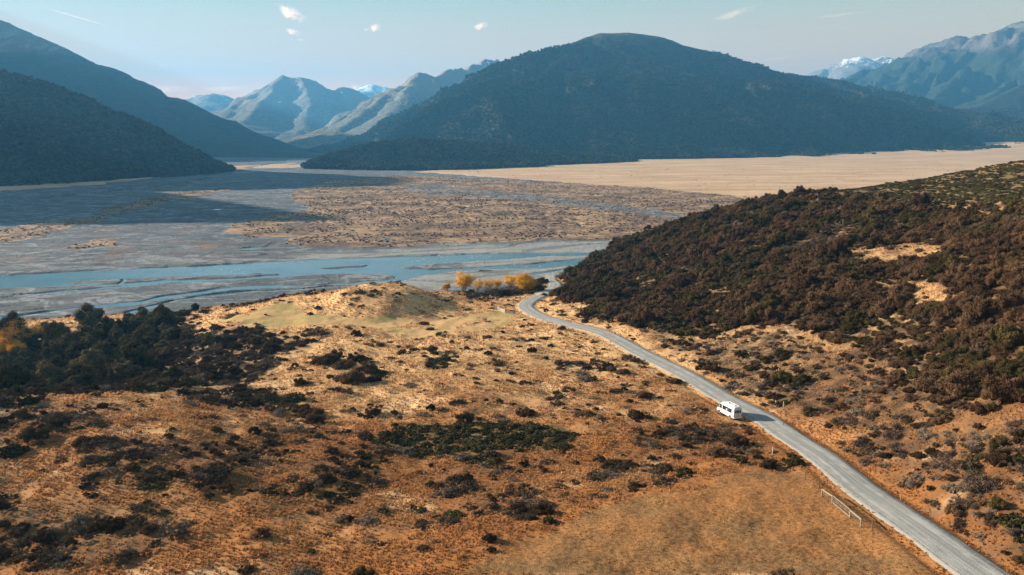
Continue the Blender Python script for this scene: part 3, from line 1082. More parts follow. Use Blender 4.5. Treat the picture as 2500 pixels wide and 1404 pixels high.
build_mountain('main_mountain', [
    ([(900, 345, 3300, 110), (1000, 290, 3400, 260), (1100, 224, 3500, 430), (1200, 162, 3600, 640), (1290, 129, 3700, 850), (1380, 113, 3800, 1100), (1460, 81, 4000, 1400), (1530, 79, 4100, 1450),
      (1600, 88, 4200, 1500), (1660, 109, 4250, 1500), (1740, 127, 4350, 1500), (1800, 152, 4450, 1500), (1900, 181, 4600, 1550), (1990, 186, 4800, 1600), (2060, 222, 5000, 1600), (2150, 266, 5200, 1500), (2240, 288, 5400, 1300), (2420, 315, 5600, 900)], 1.15),
    ([(1290, 150, 3700, 560), (1180, 205, 3350, 410), (1080, 247, 3150, 280), (990, 300, 2950, 140), (940, 335, 2850, 70)], 1.0),
    ([(1380, 135, 3750, 700), (1320, 185, 3350, 480), (1200, 225, 3050, 330), (1230, 300, 2750, 190)], 1.0),
    ([(1480, 110, 3950, 700), (1520, 210, 3400, 600), (1480, 300, 2950, 400), (1400, 360, 2700, 160)], 1.1),
    ([(1660, 125, 4250, 700), (1720, 230, 3700, 600), (1700, 320, 3100, 350)], 1.1),
    ([(1900, 190, 4600, 700), (1900, 270, 4000, 500), (1860, 350, 3300, 250)], 1.1)], m_forest, 13, gul=0.19, ns=300, seed=3.1)
build_mountain('wooded_spur', [([(768, 402, 1960, 30), (800, 378, 2040, 70), (900, 352, 2120, 150), (1000, 340, 2200, 210), (1120, 346, 2280, 240), (1250, 356, 2360, 240), (1400, 376, 2450, 200)], 0.8)], m_forest, 8, gul=0.10, ns=160, seed=8.2)
build_mountain('left_front_hill', [([(-900, 20, 1750, 700), (-400, 90, 1750, 560), (0, 174, 1750, 420), (100, 200, 1760, 375), (200, 236, 1780, 310), (300, 285, 1800, 230), (400, 343, 1830, 140), (460, 378, 1860, 85), (524, 411, 1895, 25)], 0.95)],
               m_dark, 9, gul=0.10, ns=180, seed=5.5)
build_mountain('left_shadow_ridge', [([(-2150, 2150, 650, 560), (-1960, 1850, 590, 560), (-1860, 1600, 440, 520), (-1850, 1320, 560, 600), (-1870, 1130, 430, 560), (-1950, 1000, 100, 300)], 1.0)],
               m_dark, 22, gul=0.10, ns=260, seed=4.5, world=True)  # unseen ridge, added and shaped to throw the shadow on the riverbed
build_mountain('left_sun_blocker', [([(-4400, 5600, 1230, 1050), (-4150, 4700, 1220, 980), (-3900, 3900, 1150, 880), (-3500, 3200, 900, 800)], 1.0)],
               m_dark, 40, gul=0.10, ns=360, seed=4.9, world=True)  # out-of-view sun blocker added to keep the left back hill in shade
build_mountain('left_back_hill', [([(-1000, -60, 5000, 1518), (-400, -60, 4950, 1452), (0, 47, 4800, 1254), (100, 91, 4600, 1155), (180, 126, 4400, 1056), (250, 168, 4200, 957), (330, 226, 4000, 792), (420, 291, 3700, 627), (500, 330, 3400, 462), (600, 362, 3100, 297), (740, 388, 2800, 85)], 1.15)],
               m_dark, 16, gul=0.14, ns=260, seed=9.4)
build_mountain('left_distant_hill', [([(100, 100, 5000, 770), (310, 213, 5000, 715), (350, 226, 5000, 605), (400, 251, 5000, 550), (450, 281, 5000, 495), (520, 318, 5000, 385), (600, 348, 5000, 220)], 1.1)], m_mid, 24, gul=0.14, ns=300, seed=2.2)
build_mountain('far_left_range', [([(250, 228, 11500, 2200), (380, 238, 11500, 1925), (450, 242, 11500, 1925), (485, 232, 11500, 1925), (520, 229, 11500, 1925), (560, 238, 11500, 1925), (600, 248, 11500, 1925), (700, 300, 11500, 1375)], 1.2)], m_far, 60, gul=0.16, ns=600, seed=4.4, spike=30)
build_mountain('central_peak', [
    ([(480, 310, 7300, 705), (560, 264, 7600, 846), (620, 226, 7800, 940), (660, 200, 7900, 1034), (690, 180, 8000, 1081), (720, 187, 8000, 1081), (735, 184, 8000, 1081), (765, 200, 8050, 1081), (805, 219, 8200, 1034), (835, 212, 8300, 987), (860, 219, 8300, 940), (900, 252, 8300, 799), (960, 300, 8300, 564)], 1.25),
    ([(690, 184, 7990, 900), (650, 235, 7350, 900), (590, 300, 6500, 700), (540, 340, 5900, 400)], 1.1),
    ([(735, 190, 7950, 900), (760, 250, 7300, 900), (740, 310, 6600, 700), (700, 345, 6000, 350)], 1.1),
    ([(835, 216, 8250, 800), (850, 270, 7600, 800), (830, 320, 6900, 500)], 1.1)], m_mid, 28, gul=0.20, ns=300, seed=6.1, spike=26)
build_mountain('snowy_far_peak', [([(840, 240, 13000, 1250), (872, 218, 13000, 1500), (895, 212, 13000, 1500), (912, 204, 13000, 1500), (930, 209, 13000, 1500), (960, 232, 13000, 1250)], 1.2)], mat_mountain('snow_peak', (0.10, 0.10, 0.10), (0.2, 0.2, 0.2), (0.22, 0.22, 0.23), 100, 620, tw=80, rockiness=0.8), 60, gul=0.2, ns=420, seed=7.7, spike=40)
build_mountain('middle_ridge', [
    ([(770, 348, 4500, 208), (830, 312, 4750, 416), (900, 264, 5200, 624), (960, 216, 5500, 780), (1000, 191, 5700, 832), (1020, 181, 5800, 884), (1060, 182, 5950, 884), (1100, 171, 6200, 936), (1150, 157, 6600, 988), (1190, 148, 6900, 1040), (1222, 152, 7200, 1040), (1300, 180, 7600, 1040)], 1.2),
    ([(1000, 200, 5650, 700), (960, 270, 5000, 700), (900, 325, 4300, 400)], 1.1)], m_mid, 22, gul=0.16, ns=280, seed=1.9, spike=30)
build_mountain('right_range', [
    ([(2040, 232, 8600, 1800), (2130, 184, 8300, 2000), (2190, 152, 8100, 2200), (2250, 127, 7900, 2300), (2300, 101, 7800, 2400), (2340, 90, 7700, 2500), (2370, 93, 7650, 2500), (2420, 76, 7600, 2500), (2450, 62, 7550, 2500), (2500, 40, 7500, 2600), (2700, 20, 7400, 2600)], 1.3),
    ([(2190, 158, 8050, 700), (2130, 215, 7200, 800), (2070, 262, 6400, 600), (2050, 290, 5900, 400)], 1.05),
    ([(2310, 106, 7750, 800), (2240, 190, 7000, 900), (2170, 250, 6200, 700), (2140, 285, 5600, 400)], 1.05),
    ([(2430, 80, 7550, 800), (2360, 170, 6900, 900), (2270, 250, 6000, 700), (2230, 290, 5400, 400)], 1.05),
    ([(2560, 60, 7400, 800), (2480, 190, 6500, 900), (2370, 270, 5700, 700), (2310, 300, 5200, 350)], 1.05)], m_right, 22, gul=0.22, ns=300, seed=3.7, spike=34)
build_mountain('right_wooded_hill', [([(2700, 120, 5900, 1400), (2500, 205, 5600, 1100), (2400, 255, 5300, 900), (2300, 290, 5000, 600), (2200, 312, 4700, 400)], 1.1),
                                     ([(2700, 250, 4700, 900), (2480, 290, 4500, 700), (2300, 315, 4300, 500), (2150, 322, 4100, 350), (2060, 335, 3900, 200)], 0.9)], m_forest, 16, gul=0.1, ns=260, seed=6.6)
build_mountain('snowy_right_peak', [([(1950, 195, 12500, 2500), (1985, 180, 12500, 2500), (2015, 168, 12500, 2800), (2045, 173, 12500, 2800), (2070, 156, 12500, 3000), (2100, 138, 12500, 3200), (2130, 146, 12500, 3200), (2158, 139, 12500, 3200), (2185, 151, 12500, 3000), (2300, 170, 12500, 3000)], 1.15)],
               mat_mountain('snow_and_rock', (0.06, 0.06, 0.05), (0.22, 0.19, 0.15), (0.22, 0.19, 0.17), 520, 1080, tw=80, rockiness=0.9), 55, gul=0.18, ns=420, seed=2.9, spike=30)


# ================================================================== VEGETATION
def hexc(r, g, b):
    return (r, g, b)


def mat_leaf(name, dark, light, var=0.5, nscale=0.35, dead=None, trans=0.0):
    """foliage: colour drifts with the instance, the clump and the leaf"""
    t = NT(name)
    P = t.geo()
    rnd = t.rnd()
    leaf = t.attr('leaf')
    n = t.noise(P, nscale, 3, 0.6)
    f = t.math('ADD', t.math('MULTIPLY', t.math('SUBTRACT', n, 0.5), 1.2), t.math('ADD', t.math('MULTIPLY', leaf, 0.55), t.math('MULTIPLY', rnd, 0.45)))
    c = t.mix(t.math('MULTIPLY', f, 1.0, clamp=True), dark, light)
    if dead:
        c = t.mix(t.ramp(t.math('ADD', rnd, t.math('MULTIPLY', leaf, 0.25)), 0.88, 1.0), c, dead)
    hs = t.n('ShaderNodeHueSaturation')
    t.l(c, hs.inputs['Color'])
    t.l(t.math('ADD', 1 - var * .35, t.math('MULTIPLY', rnd, var * .7)), hs.inputs['Value'])
    t.bsdf(hs.outputs[0], 0.95, 0.02)
    return t.m


M_BROWN = mat_leaf('brown_shrub_foliage', (0.016, 0.010, 0.006), (0.125, 0.075, 0.041))
M_OLIVE = mat_leaf('olive_shrub_foliage', (0.016, 0.014, 0.006), (0.082, 0.062, 0.022))
M_GREY = mat_leaf('grey_twig_foliage', (0.030, 0.020, 0.014), (0.135, 0.094, 0.066), dead=(0.16, 0.125, 0.095))
M_GREEN = mat_leaf('low_green_foliage', (0.014, 0.0135, 0.006), (0.078, 0.066, 0.026))
M_TREE = mat_leaf('dark_tree_foliage', (0.005, 0.005, 0.003), (0.150, 0.118, 0.055))
M_FLAT = mat_leaf('matted_brown_scrub', (0.045, 0.030, 0.021), (0.15, 0.10, 0.072), var=.5)
M_CANOPY = mat_leaf('forest_canopy', (0.005, 0.006, 0.004), (0.070, 0.066, 0.040), nscale=0.02)
M_ORANGE = mat_leaf('orange_autumn_leaves', (0.52, 0.255, 0.035), (0.86, 0.52, 0.085), var=0.3)
M_YELLOW = mat_leaf('yellow_autumn_leaves', (0.50, 0.22, 0.015), (0.90, 0.52, 0.04), var=0.3)
M_BARK = plain('grey_bark', (0.12, 0.085, 0.06), 0.9, 0.1, var=0.4, scale=3)


def mat_grass():
    t = NT('tussock_blades')
    tint = t.attr('tint', 'INSTANCER')
    rnd = t.rnd()
    leaf = t.attr('leaf')
    pale = t.mix(rnd, (0.44, 0.255, 0.112), (0.80, 0.50, 0.245))
    warm = t.mix(rnd, (0.19, 0.070, 0.020), (0.55, 0.222, 0.058))
    c = t.mix(tint, pale, warm)
    c = t.mix(t.math('MULTIPLY', leaf, 0.5), c, t.mix(0.5, c, (0.62, 0.42, 0.22)))
    b = t.bsdf(c, 0.75, 0.15)
    tr = t.n('ShaderNodeBsdfTranslucent')
    t.l(c, tr.inputs[0])
    ms = t.n('ShaderNodeMixShader')
    ms.inputs[0].default_value = 0.5
    t.l(b.outputs[0], ms.inputs[1])
    t.l(tr.outputs[0], ms.inputs[2])
    t.l(ms.outputs[0], t.out.inputs[0])
    return t.m


M_GRASS = mat_grass()


def leaf_quads(P, N, size, rg, up=0.3, aspect=0.6, vert=0.0):
    """one small leaf-clump quad per point, facing roughly along N"""
    n = len(P)
    N = N + rg.normal(0, 0.55, (n, 3))
    N /= np.linalg.norm(N, axis=1)[:, None] + 1e-9
    A = np.cross(N, rg.normal(0, 1, (n, 3)) + np.array([0, 0, up]))
    A /= np.linalg.norm(A, axis=1)[:, None] + 1e-9
    if vert:
        Z = np.array([0, 0, 1.0]) + N * 0.5 + rg.normal(0, .3, (n, 3))
        A = A * (1 - vert) + Z * vert
        A /= np.linalg.norm(A, axis=1)[:, None] + 1e-9
    B = np.cross(N, A)
    B /= np.linalg.norm(B, axis=1)[:, None] + 1e-9
    s = size * rg.uniform(0.6, 1.4, (n, 1))
    a, b = A * s, B * s * aspect
    V = np.stack([P - a, P - b * 0.9, P + a, P + b], 1).reshape(-1, 3)
    F = np.arange(n * 4).reshape(n, 4)
    return V, F


def sphere_np(c, r, seg=8, rings=6, rg=None, jit=0.12):
    V, F = [], []
    for i in range(rings + 1):
        th = math.pi * i / rings
        for j in range(seg):
            ph = 2 * math.pi * j / seg
            k = 1 + (rg.uniform(-jit, jit) if rg is not None else 0)
            V.append((c[0] + r[0] * k * math.sin(th) * math.cos(ph), c[1] + r[1] * k * math.sin(th) * math.sin(ph), c[2] + r[2] * k * math.cos(th)))
    for i in range(rings):
        for j in range(seg):
            F.append((i * seg + j, (i + 1) * seg + j, (i + 1) * seg + (j + 1) % seg, i * seg + (j + 1) % seg))
    return np.array(V), np.array(F)


def clump(seed, R0=1.0, Hh=1.0, nl=9, leaves=1500, size=0.09, spread=0.62, core=0.78, lump=(0.32, 0.55), spiky=0.0, ragged=0.10, aspect=0.6, vert=0.0, hvar=(0.78, 1.05)):
    """a lumpy crown sitting on z=0: leafy lumps of many small faces round dark inner cores"""
    rg = np.random.default_rng(seed)
    Vs, Fs, L = [], [], []
    off = 0
    lumps = []
    for i in range(nl):
        a = 2 * math.pi * (i * 0.618 + rg.uniform(0, .12))
        rr = spread * R0 * math.sqrt((i + 0.3) / nl)
        r = rg.uniform(*lump) * R0
        top = Hh * (1 - 0.45 * (rr / R0) ** 2) * rg.uniform(*hvar)
        rz = min(r, Hh * .5) * rg.uniform(.8, 1.05)
        lumps.append((np.array([rr * math.cos(a), rr * math.sin(a), max(top - rz, rz * 0.35)]), np.array([r, r * rg.uniform(.8, 1.15), rz])))
    wts = np.array([l[1][0] ** 2 for l in lumps])
    wts /= wts.sum()
    for (c, r), w in zip(lumps, wts):
        if core:
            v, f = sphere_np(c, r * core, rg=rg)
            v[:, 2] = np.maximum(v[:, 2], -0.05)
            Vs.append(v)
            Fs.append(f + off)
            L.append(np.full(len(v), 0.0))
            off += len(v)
        n = int(leaves * w)
        d = rg.normal(0, 1, (n, 3))
        d[:, 2] = np.abs(d[:, 2]) * 1.0 - 0.25
        d /= np.linalg.norm(d, axis=1)[:, None]
        k = rg.uniform(1 - ragged * 2, 1 + ragged, (n, 1)) + spiky * rg.exponential(0.25, (n, 1)) * (rg.uniform(0, 1, (n, 1)) < 0.35)
        P = c + d * r * k
        P[:, 2] = np.maximum(P[:, 2], 0.02)
        v, f = leaf_quads(P, d, size * R0, rg, aspect=aspect, vert=vert)
        Vs.append(v)
        Fs.append(f + off)
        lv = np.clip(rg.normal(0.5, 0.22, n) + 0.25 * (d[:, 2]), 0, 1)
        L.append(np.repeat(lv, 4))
        off += len(v)
    return np.vstack(Vs), np.vstack(Fs), np.concatenate(L)


def proto(name, VFL, mat):
    V, F, L = VFL
    o = mesh_np(name, V, F, mat, link=False)
    add_attr(o.data, 'leaf', L)
    return o


def tuft(seed, n=26, h=0.55, r=0.32):
    rg = np.random.default_rng(seed)
    V, F, L = [], [], []
    for i in range(n):
        a = rg.uniform(0, 2 * math.pi)
        lean = rg.uniform(0.05, 1.0) ** 0.8 * r
        b = np.array([math.cos(a), math.sin(a), 0])
        s = np.array([-math.sin(a), math.cos(a), 0]) * rg.uniform(0.035, 0.075)
        base = b * rg.uniform(0, 0.10)
        hh = h * rg.uniform(0.55, 1.1)
        midp = base + b * lean * 0.45 + np.array([0, 0, hh * 0.72])
        tip = base + b * lean * 1.35 + np.array([0, 0, hh * rg.uniform(0.72, 1.0)])
        k = len(V)
        V += [base - s - [0, 0, .12], base + s - [0, 0, .12], midp + s * 1.1, midp - s * 1.1, tip + s * .3, tip - s * .3]
        F += [(k, k + 1, k + 2, k + 3), (k + 3, k + 2, k + 4, k + 5)]
        L += [0.0, 0.0, 0.5, 0.5, 1.0, 1.0]
    return np.array(V), np.array(F), np.array(L)


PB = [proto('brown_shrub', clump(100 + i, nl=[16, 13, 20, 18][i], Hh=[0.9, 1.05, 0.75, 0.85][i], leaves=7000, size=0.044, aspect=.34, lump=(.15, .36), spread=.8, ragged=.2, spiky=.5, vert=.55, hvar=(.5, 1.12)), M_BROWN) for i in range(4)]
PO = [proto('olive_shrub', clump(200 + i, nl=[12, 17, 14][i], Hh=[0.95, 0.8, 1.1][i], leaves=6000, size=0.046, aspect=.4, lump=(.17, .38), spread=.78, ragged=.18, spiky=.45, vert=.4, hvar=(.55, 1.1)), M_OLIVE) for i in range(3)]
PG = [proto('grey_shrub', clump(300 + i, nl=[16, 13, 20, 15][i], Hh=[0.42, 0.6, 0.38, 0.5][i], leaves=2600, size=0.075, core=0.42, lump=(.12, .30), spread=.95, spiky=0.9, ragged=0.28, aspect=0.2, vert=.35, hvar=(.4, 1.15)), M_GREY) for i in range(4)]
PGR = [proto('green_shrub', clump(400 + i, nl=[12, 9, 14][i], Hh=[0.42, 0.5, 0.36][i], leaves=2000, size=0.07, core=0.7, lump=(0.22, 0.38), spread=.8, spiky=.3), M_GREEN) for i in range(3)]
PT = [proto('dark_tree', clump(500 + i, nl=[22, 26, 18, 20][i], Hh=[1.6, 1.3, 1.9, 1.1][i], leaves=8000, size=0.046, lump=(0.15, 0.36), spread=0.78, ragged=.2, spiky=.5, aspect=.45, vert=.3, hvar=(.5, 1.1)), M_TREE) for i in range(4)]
PC = [proto('forest_tree', clump(600 + i, nl=5, Hh=[1.5, 1.8, 1.3][i], leaves=130, size=0.24, core=0.85, lump=(0.4, 0.6), spread=0.5), M_CANOPY) for i in range(3)]
PS = [proto('flat_shrub', clump(700 + i, nl=5, Hh=0.6, leaves=110, size=0.25, core=0.8), M_FLAT) for i in range(2)]
PTU = [proto('grass_tuft', tuft(800 + i, n=[26, 34, 20, 30][i], h=[.5, .42, .6, .36][i], r=[.34, .45, .3, .5][i]), M_GRASS) for i in range(4)]


def scatter_stuff(name, P, protos, scale, kind='stuff', label=None, cat=None, tint=None, tilt=0.12, zs=None, lean=0.0):
    """one object of ground cover: copies of a few plants on a cloud of points"""
    n = len(P)
    rg = np.random.default_rng(n + 5)
    me = bpy.data.meshes.new(name)
    me.vertices.add(n)
    me.vertices.foreach_set('co', np.asarray(P, dtype=np.float32).ravel())
    rot = np.stack([rg.normal(0, tilt, n), rg.normal(0, tilt, n), rg.uniform(0, 2 * np.pi, n)], 1)
    if lean:
        rot[:, 1] += lean
        rot[:, 2] = rg.normal(-0.25, 0.45, n)
    zs = rg.uniform(0.8, 1.2, n) if zs is None else zs
    sc = np.stack([scale, scale, scale * zs], 1)
    add_attr(me, 'rot', rot, 'FLOAT_VECTOR')
    add_attr(me, 'scl', sc, 'FLOAT_VECTOR')
    add_attr(me, 'pick', rg.integers(0, len(protos), n), 'INT')
    add_attr(me, 'tint', tint if tint is not None else np.zeros(n))
    o = bpy.data.objects.new(name, me)
    COL.objects.link(o)
    ng = bpy.data.node_groups.new(name, 'GeometryNodeTree')
    ng.interface.new_socket('Geometry', in_out='INPUT', socket_type='NodeSocketGeometry')
    ng.interface.new_socket('Geometry', in_out='OUTPUT', socket_type='NodeSocketGeometry')
    N = ng.nodes
    gi, go = N.new('NodeGroupInput'), N.new('NodeGroupOutput')
    iop = N.new('GeometryNodeInstanceOnPoints')
    j = N.new('GeometryNodeJoinGeometry')
    for p in reversed(protos):
        oi = N.new('GeometryNodeObjectInfo')
        oi.inputs['Object'].default_value = p
        oi.inputs['As Instance'].default_value = True
        ng.links.new(oi.outputs['Geometry'], j.inputs[0])

    def na(nm, ty):
        a = N.new('GeometryNodeInputNamedAttribute')
        a.data_type = ty
        a.inputs[0].default_value = nm
        return a.outputs['Attribute']
    ng.links.new(gi.outputs[0], iop.inputs['Points'])
    ng.links.new(j.outputs[0], iop.inputs['Instance'])
    iop.inputs['Pick Instance'].default_value = True
    ng.links.new(na('pick', 'INT'), iop.inputs['Instance Index'])
    er = N.new('FunctionNodeEulerToRotation')
    ng.links.new(na('rot', 'FLOAT_VECTOR'), er.inputs[0])
    ng.links.new(er.outputs[0], iop.inputs['Rotation'])
    ng.links.new(na('scl', 'FLOAT_VECTOR'), iop.inputs['Scale'])
    ng.links.new(iop.outputs[0], go.inputs[0])
    md = o.modifiers.new('scatter', 'NODES')
    md.node_group = ng
    tag(o, label, cat, None, kind)
    return o


def jgrid(x0, x1, y0, y1, s, seed, k=1.02):
    rg = np.random.default_rng(seed)
    xs, ys = np.meshgrid(np.arange(x0, x1, s), np.arange(y0, y1, s))
    x = (xs + rg.uniform(-.5, .5, xs.shape) * s).ravel()
    y = (ys + rg.uniform(-.5, .5, xs.shape) * s).ravel()
    m = (np.abs(x) < y * 0.72 * k + 25)
    return x[m], y[m], rg


CREST_Y = 640
# ---- grass tussocks
def grass():
    Ps, Ss, Ts = [], [], []
    for (s, ya, yb, sc) in ((0.44, 64, 135, 0.72), (0.62, 135, 200, 0.85), (0.95, 200, 300, 1.1), (1.5, 300, 470, 1.5)):
        x, y, rg = jgrid(-360, 420, ya, yb, s, int(ya))
        m = ground_masks(x, y)
        rd, _ = road_dist(x, y)
        bare = np.clip(m['mown'] * 0.97 + m['paddock'] * 0.45 + m['gateway'] * .8 + m['hill'] * 0.9 + m['gully'] * 0.8 + m['greenpatch'] * .6 + m['patch'] * .45 + m['greentop'] * .95, 0, 1)
        nz = fbm(x / 3.5, y / 3.5, 3)
        nb_ = fbm(x / 11 + 60, y / 11, 3)
        ok = (rg.uniform(0, 1, x.size) < (0.95 - bare) * np.clip(0.72 + 0.5 * nz + 0.5 * nb_, 0.12, 1)) & (rd > ROAD_W + 0.25 * nz)
        x, y = x[ok], y[ok]
        z = H(x, y)
        k2 = z > 3
        sz = (sc * 0.74 * rg.uniform(0.6, 1.25, x.size) * (1 - 0.55 * m['paddock'][ok]) * (1 + 0.25 * nz[ok]))
        sz *= np.where(rd[ok] < 6.5, 0.8, 1.0)
        Ps.append(np.stack([x, y, z], 1)[k2])
        Ss.append(sz[k2])
        Ts.append(np.clip(m['warm'][ok] + rg.normal(0, .16, x.size) + 0.25 * fbm(x / 12, y / 12 + 30, 3) + 0.4 * fbm(x / 34, y / 30 + 70, 2), 0, 1)[k2])
    P, S_, T = np.vstack(Ps), np.concatenate(Ss), np.concatenate(Ts)
    print('tufts', len(P))
    scatter_stuff('dry_grass', P, PTU, S_, label='dry golden tussock grass covering the open slope', cat='grass', tint=T, tilt=0.2, zs=rng.uniform(0.75, 1.25, len(P)), lean=0.3)


grass()

# ---- shrubs: candidates everywhere, the largest in view become things, the rest ground cover
CAND = {k: [] for k in ('brown', 'olive', 'grey', 'green', 'tree')}
PROT = dict(brown=PB, olive=PO, grey=PG, green=PGR, tree=PT)


def cand(kind, x, y, s, zs=None):
    z = H(x, y, False)
    zs = np.ones(x.size) if zs is None else zs
    ok = z > 2.0
    CAND[kind].append(np.stack([x[ok], y[ok], z[ok] - 0.05 * s[ok], s[ok], zs[ok]], 1))


def shrubs():
    # dense scrub on the right hillside
    for cell, seed in ((2.3, 21), (3.9, 22)):
        x, y, rg = jgrid(0, 520, 110, 520, cell, seed)
        m = ground_masks(x, y)
        rd, _ = road_dist(x, y)
        gap = fbm(x / 26 + 5, y / 26, 3)
        p = m['hill'] * (1 - 0.8 * m['greentop']) * np.clip(1.2 - 1.5 * np.clip(gap - 0.35, 0, 1), 0.35, 1)
        p = p * (0.55 if cell > 3 else 0.95)
        ok = (rg.uniform(0, 1, x.size) < p) & (rd > 5.5)
        x, y, gap = x[ok], y[ok], gap[ok]
        mound = fbm(x / 9 + 12, y / 9, 3)
        s = np.clip(cell * 0.72 * rg.lognormal(0, 0.25, x.size) * (1 + 0.45 * mound), 0.8, 3.6)
        zs = np.clip(0.95 + 0.75 * mound, 0.55, 1.7) * rg.uniform(.85, 1.15, x.size)
        kd = fbm(x / 34 + 90, y / 34, 3) + 0.5 * fbm(x / 8, y / 8 + 33, 2) + rg.normal(0, 0.20, x.size) + 0.45 * (1 - sstep(140, 270, y))
        b = kd > -0.05
        cand('brown', x[b], y[b], s[b], zs[b])
        o = (kd <= -0.05) & (kd > -0.62)
        cand('olive', x[o], y[o], s[o] * .9, zs[o])
        g = kd <= -0.62
        cand('grey', x[g], y[g], s[g], zs[g])
    # green top strip, green patches
    x, y, rg = jgrid(-330, 520, 100, 500, 2.0, 31)
    m = ground_masks(x, y)
    rd, _ = road_dist(x, y)
    gn = fbm(x / 20, y / 20 + 44, 3)
    p = np.maximum(m['greentop'] * (0.85 + 0.8 * gn), m['greenpatch'] * 0.95)
    ok = (rg.uniform(0, 1, x.size) < p) & (rd > 5)
    cand('green', x[ok], y[ok], 1.15 * rg.lognormal(0, .25, ok.sum()))
    # mixed low scrub patches
    for cell, seed, k1 in ((1.7, 41, 1.0), (3.0, 42, 0.75)):
        x, y, rg = jgrid(-330, 360, 66, 400, cell, seed)
        m = ground_masks(x, y)
        rd, _ = road_dist(x, y)
        cl = fbm(x / 7 + 3, y / 7, 3) * 1.5
        p = m['patch'] * (0.8 + cl) * k1
        p = np.maximum(p, m['gully'] * (1 - .4 * sstep(-125, -70, x)) * 0.9 * (0.8 + cl * .4))
        p = np.maximum(p, (0.045 + 0.30 * np.clip(cl - 0.35, 0, 1)) * (1 - m['paddock']) * (1 - m['mown']) * (1 - m['hill']) * k1)
        ok = (rg.uniform(0, 1, x.size) < p) & (rd > 4.6)
        x, y = x[ok], y[ok]
        gl = m['gully'][ok]
        s = np.clip(cell * .46 * rg.lognormal(0, .35, x.size) * (1 + .5 * gl), 0.35, 3.2)
        q = rg.uniform(0, 1, x.size) + 0.3 * fbm(x / 15, y / 15 + 8, 2)
        sg = q < 0.62 - 0.25 * gl
        cand('grey', x[sg], y[sg], s[sg])
        sb = (q >= 0.62 - 0.25 * gl) & (q < 0.85)
        cand('brown', x[sb], y[sb], s[sb] * .8)
        so = (q >= 0.85) & (q < 0.97)
        cand('olive', x[so], y[so], s[so] * .75)
        sv = q >= 0.97
        cand('green', x[sv], y[sv], s[sv] * 1.1)
    # thick scrub at the foot of the autumn trees and round the road bend
    rg = np.random.default_rng(61)
    for q0, q1, n, k0, s0 in (((1105, 718), (1200, 716), 16, 'grey', 1.2), ((1195, 716), (1300, 716), 46, 'brown', 1.9), ((1215, 724), (1320, 708), 30, 'olive', 1.9), ((1300, 706), (1336, 682), 34, 'olive', 2.2), ((1296, 700), (1330, 690), 20, 'brown', 2.2), ((1330, 668), (1380, 664), 16, 'brown', 2.4), ((560, 742), (700, 718), 34, 'brown', 1.4), ((700, 716), (800, 706), 22, 'brown', 1.3)):
        for i in range(n):
            t = (i + rg.uniform(0, 1)) / n
            p = at(q0[0] + (q1[0] - q0[0]) * t, q0[1] + (q1[1] - q0[1]) * t + rg.normal(0, 2.0), ground1)
            if p[1] < 480 and road_dist(np.array([p[0]]), np.array([p[1]]))[0][0] > 4.5:
                cand(k0, np.array([p[0]]), np.array([p[1]]), np.array([s0 * rg.uniform(.6, 1.25)]))
    # trees deep in the gully
    x, y, rg = jgrid(-330, -60, 150, 380, 5.2, 51)
    g = pmask([poly_world([(-150, 985), (-150, 860), (0, 845), (120, 835), (250, 815), (330, 790), (400, 775), (440, 800), (420, 850), (380, 900), (260, 940), (120, 960), (0, 990)])], x, y, 3)
    ok = rg.uniform(0, 1, x.size) < g * .82
    cand('tree', x[ok], y[ok], rg.lognormal(1.02, .25, ok.sum()), rg.uniform(.8, 1.35, ok.sum()))


shrubs()
for _k in CAND:
    CAND[_k] = np.vstack(CAND[_k])
    print(_k, len(CAND[_k]))

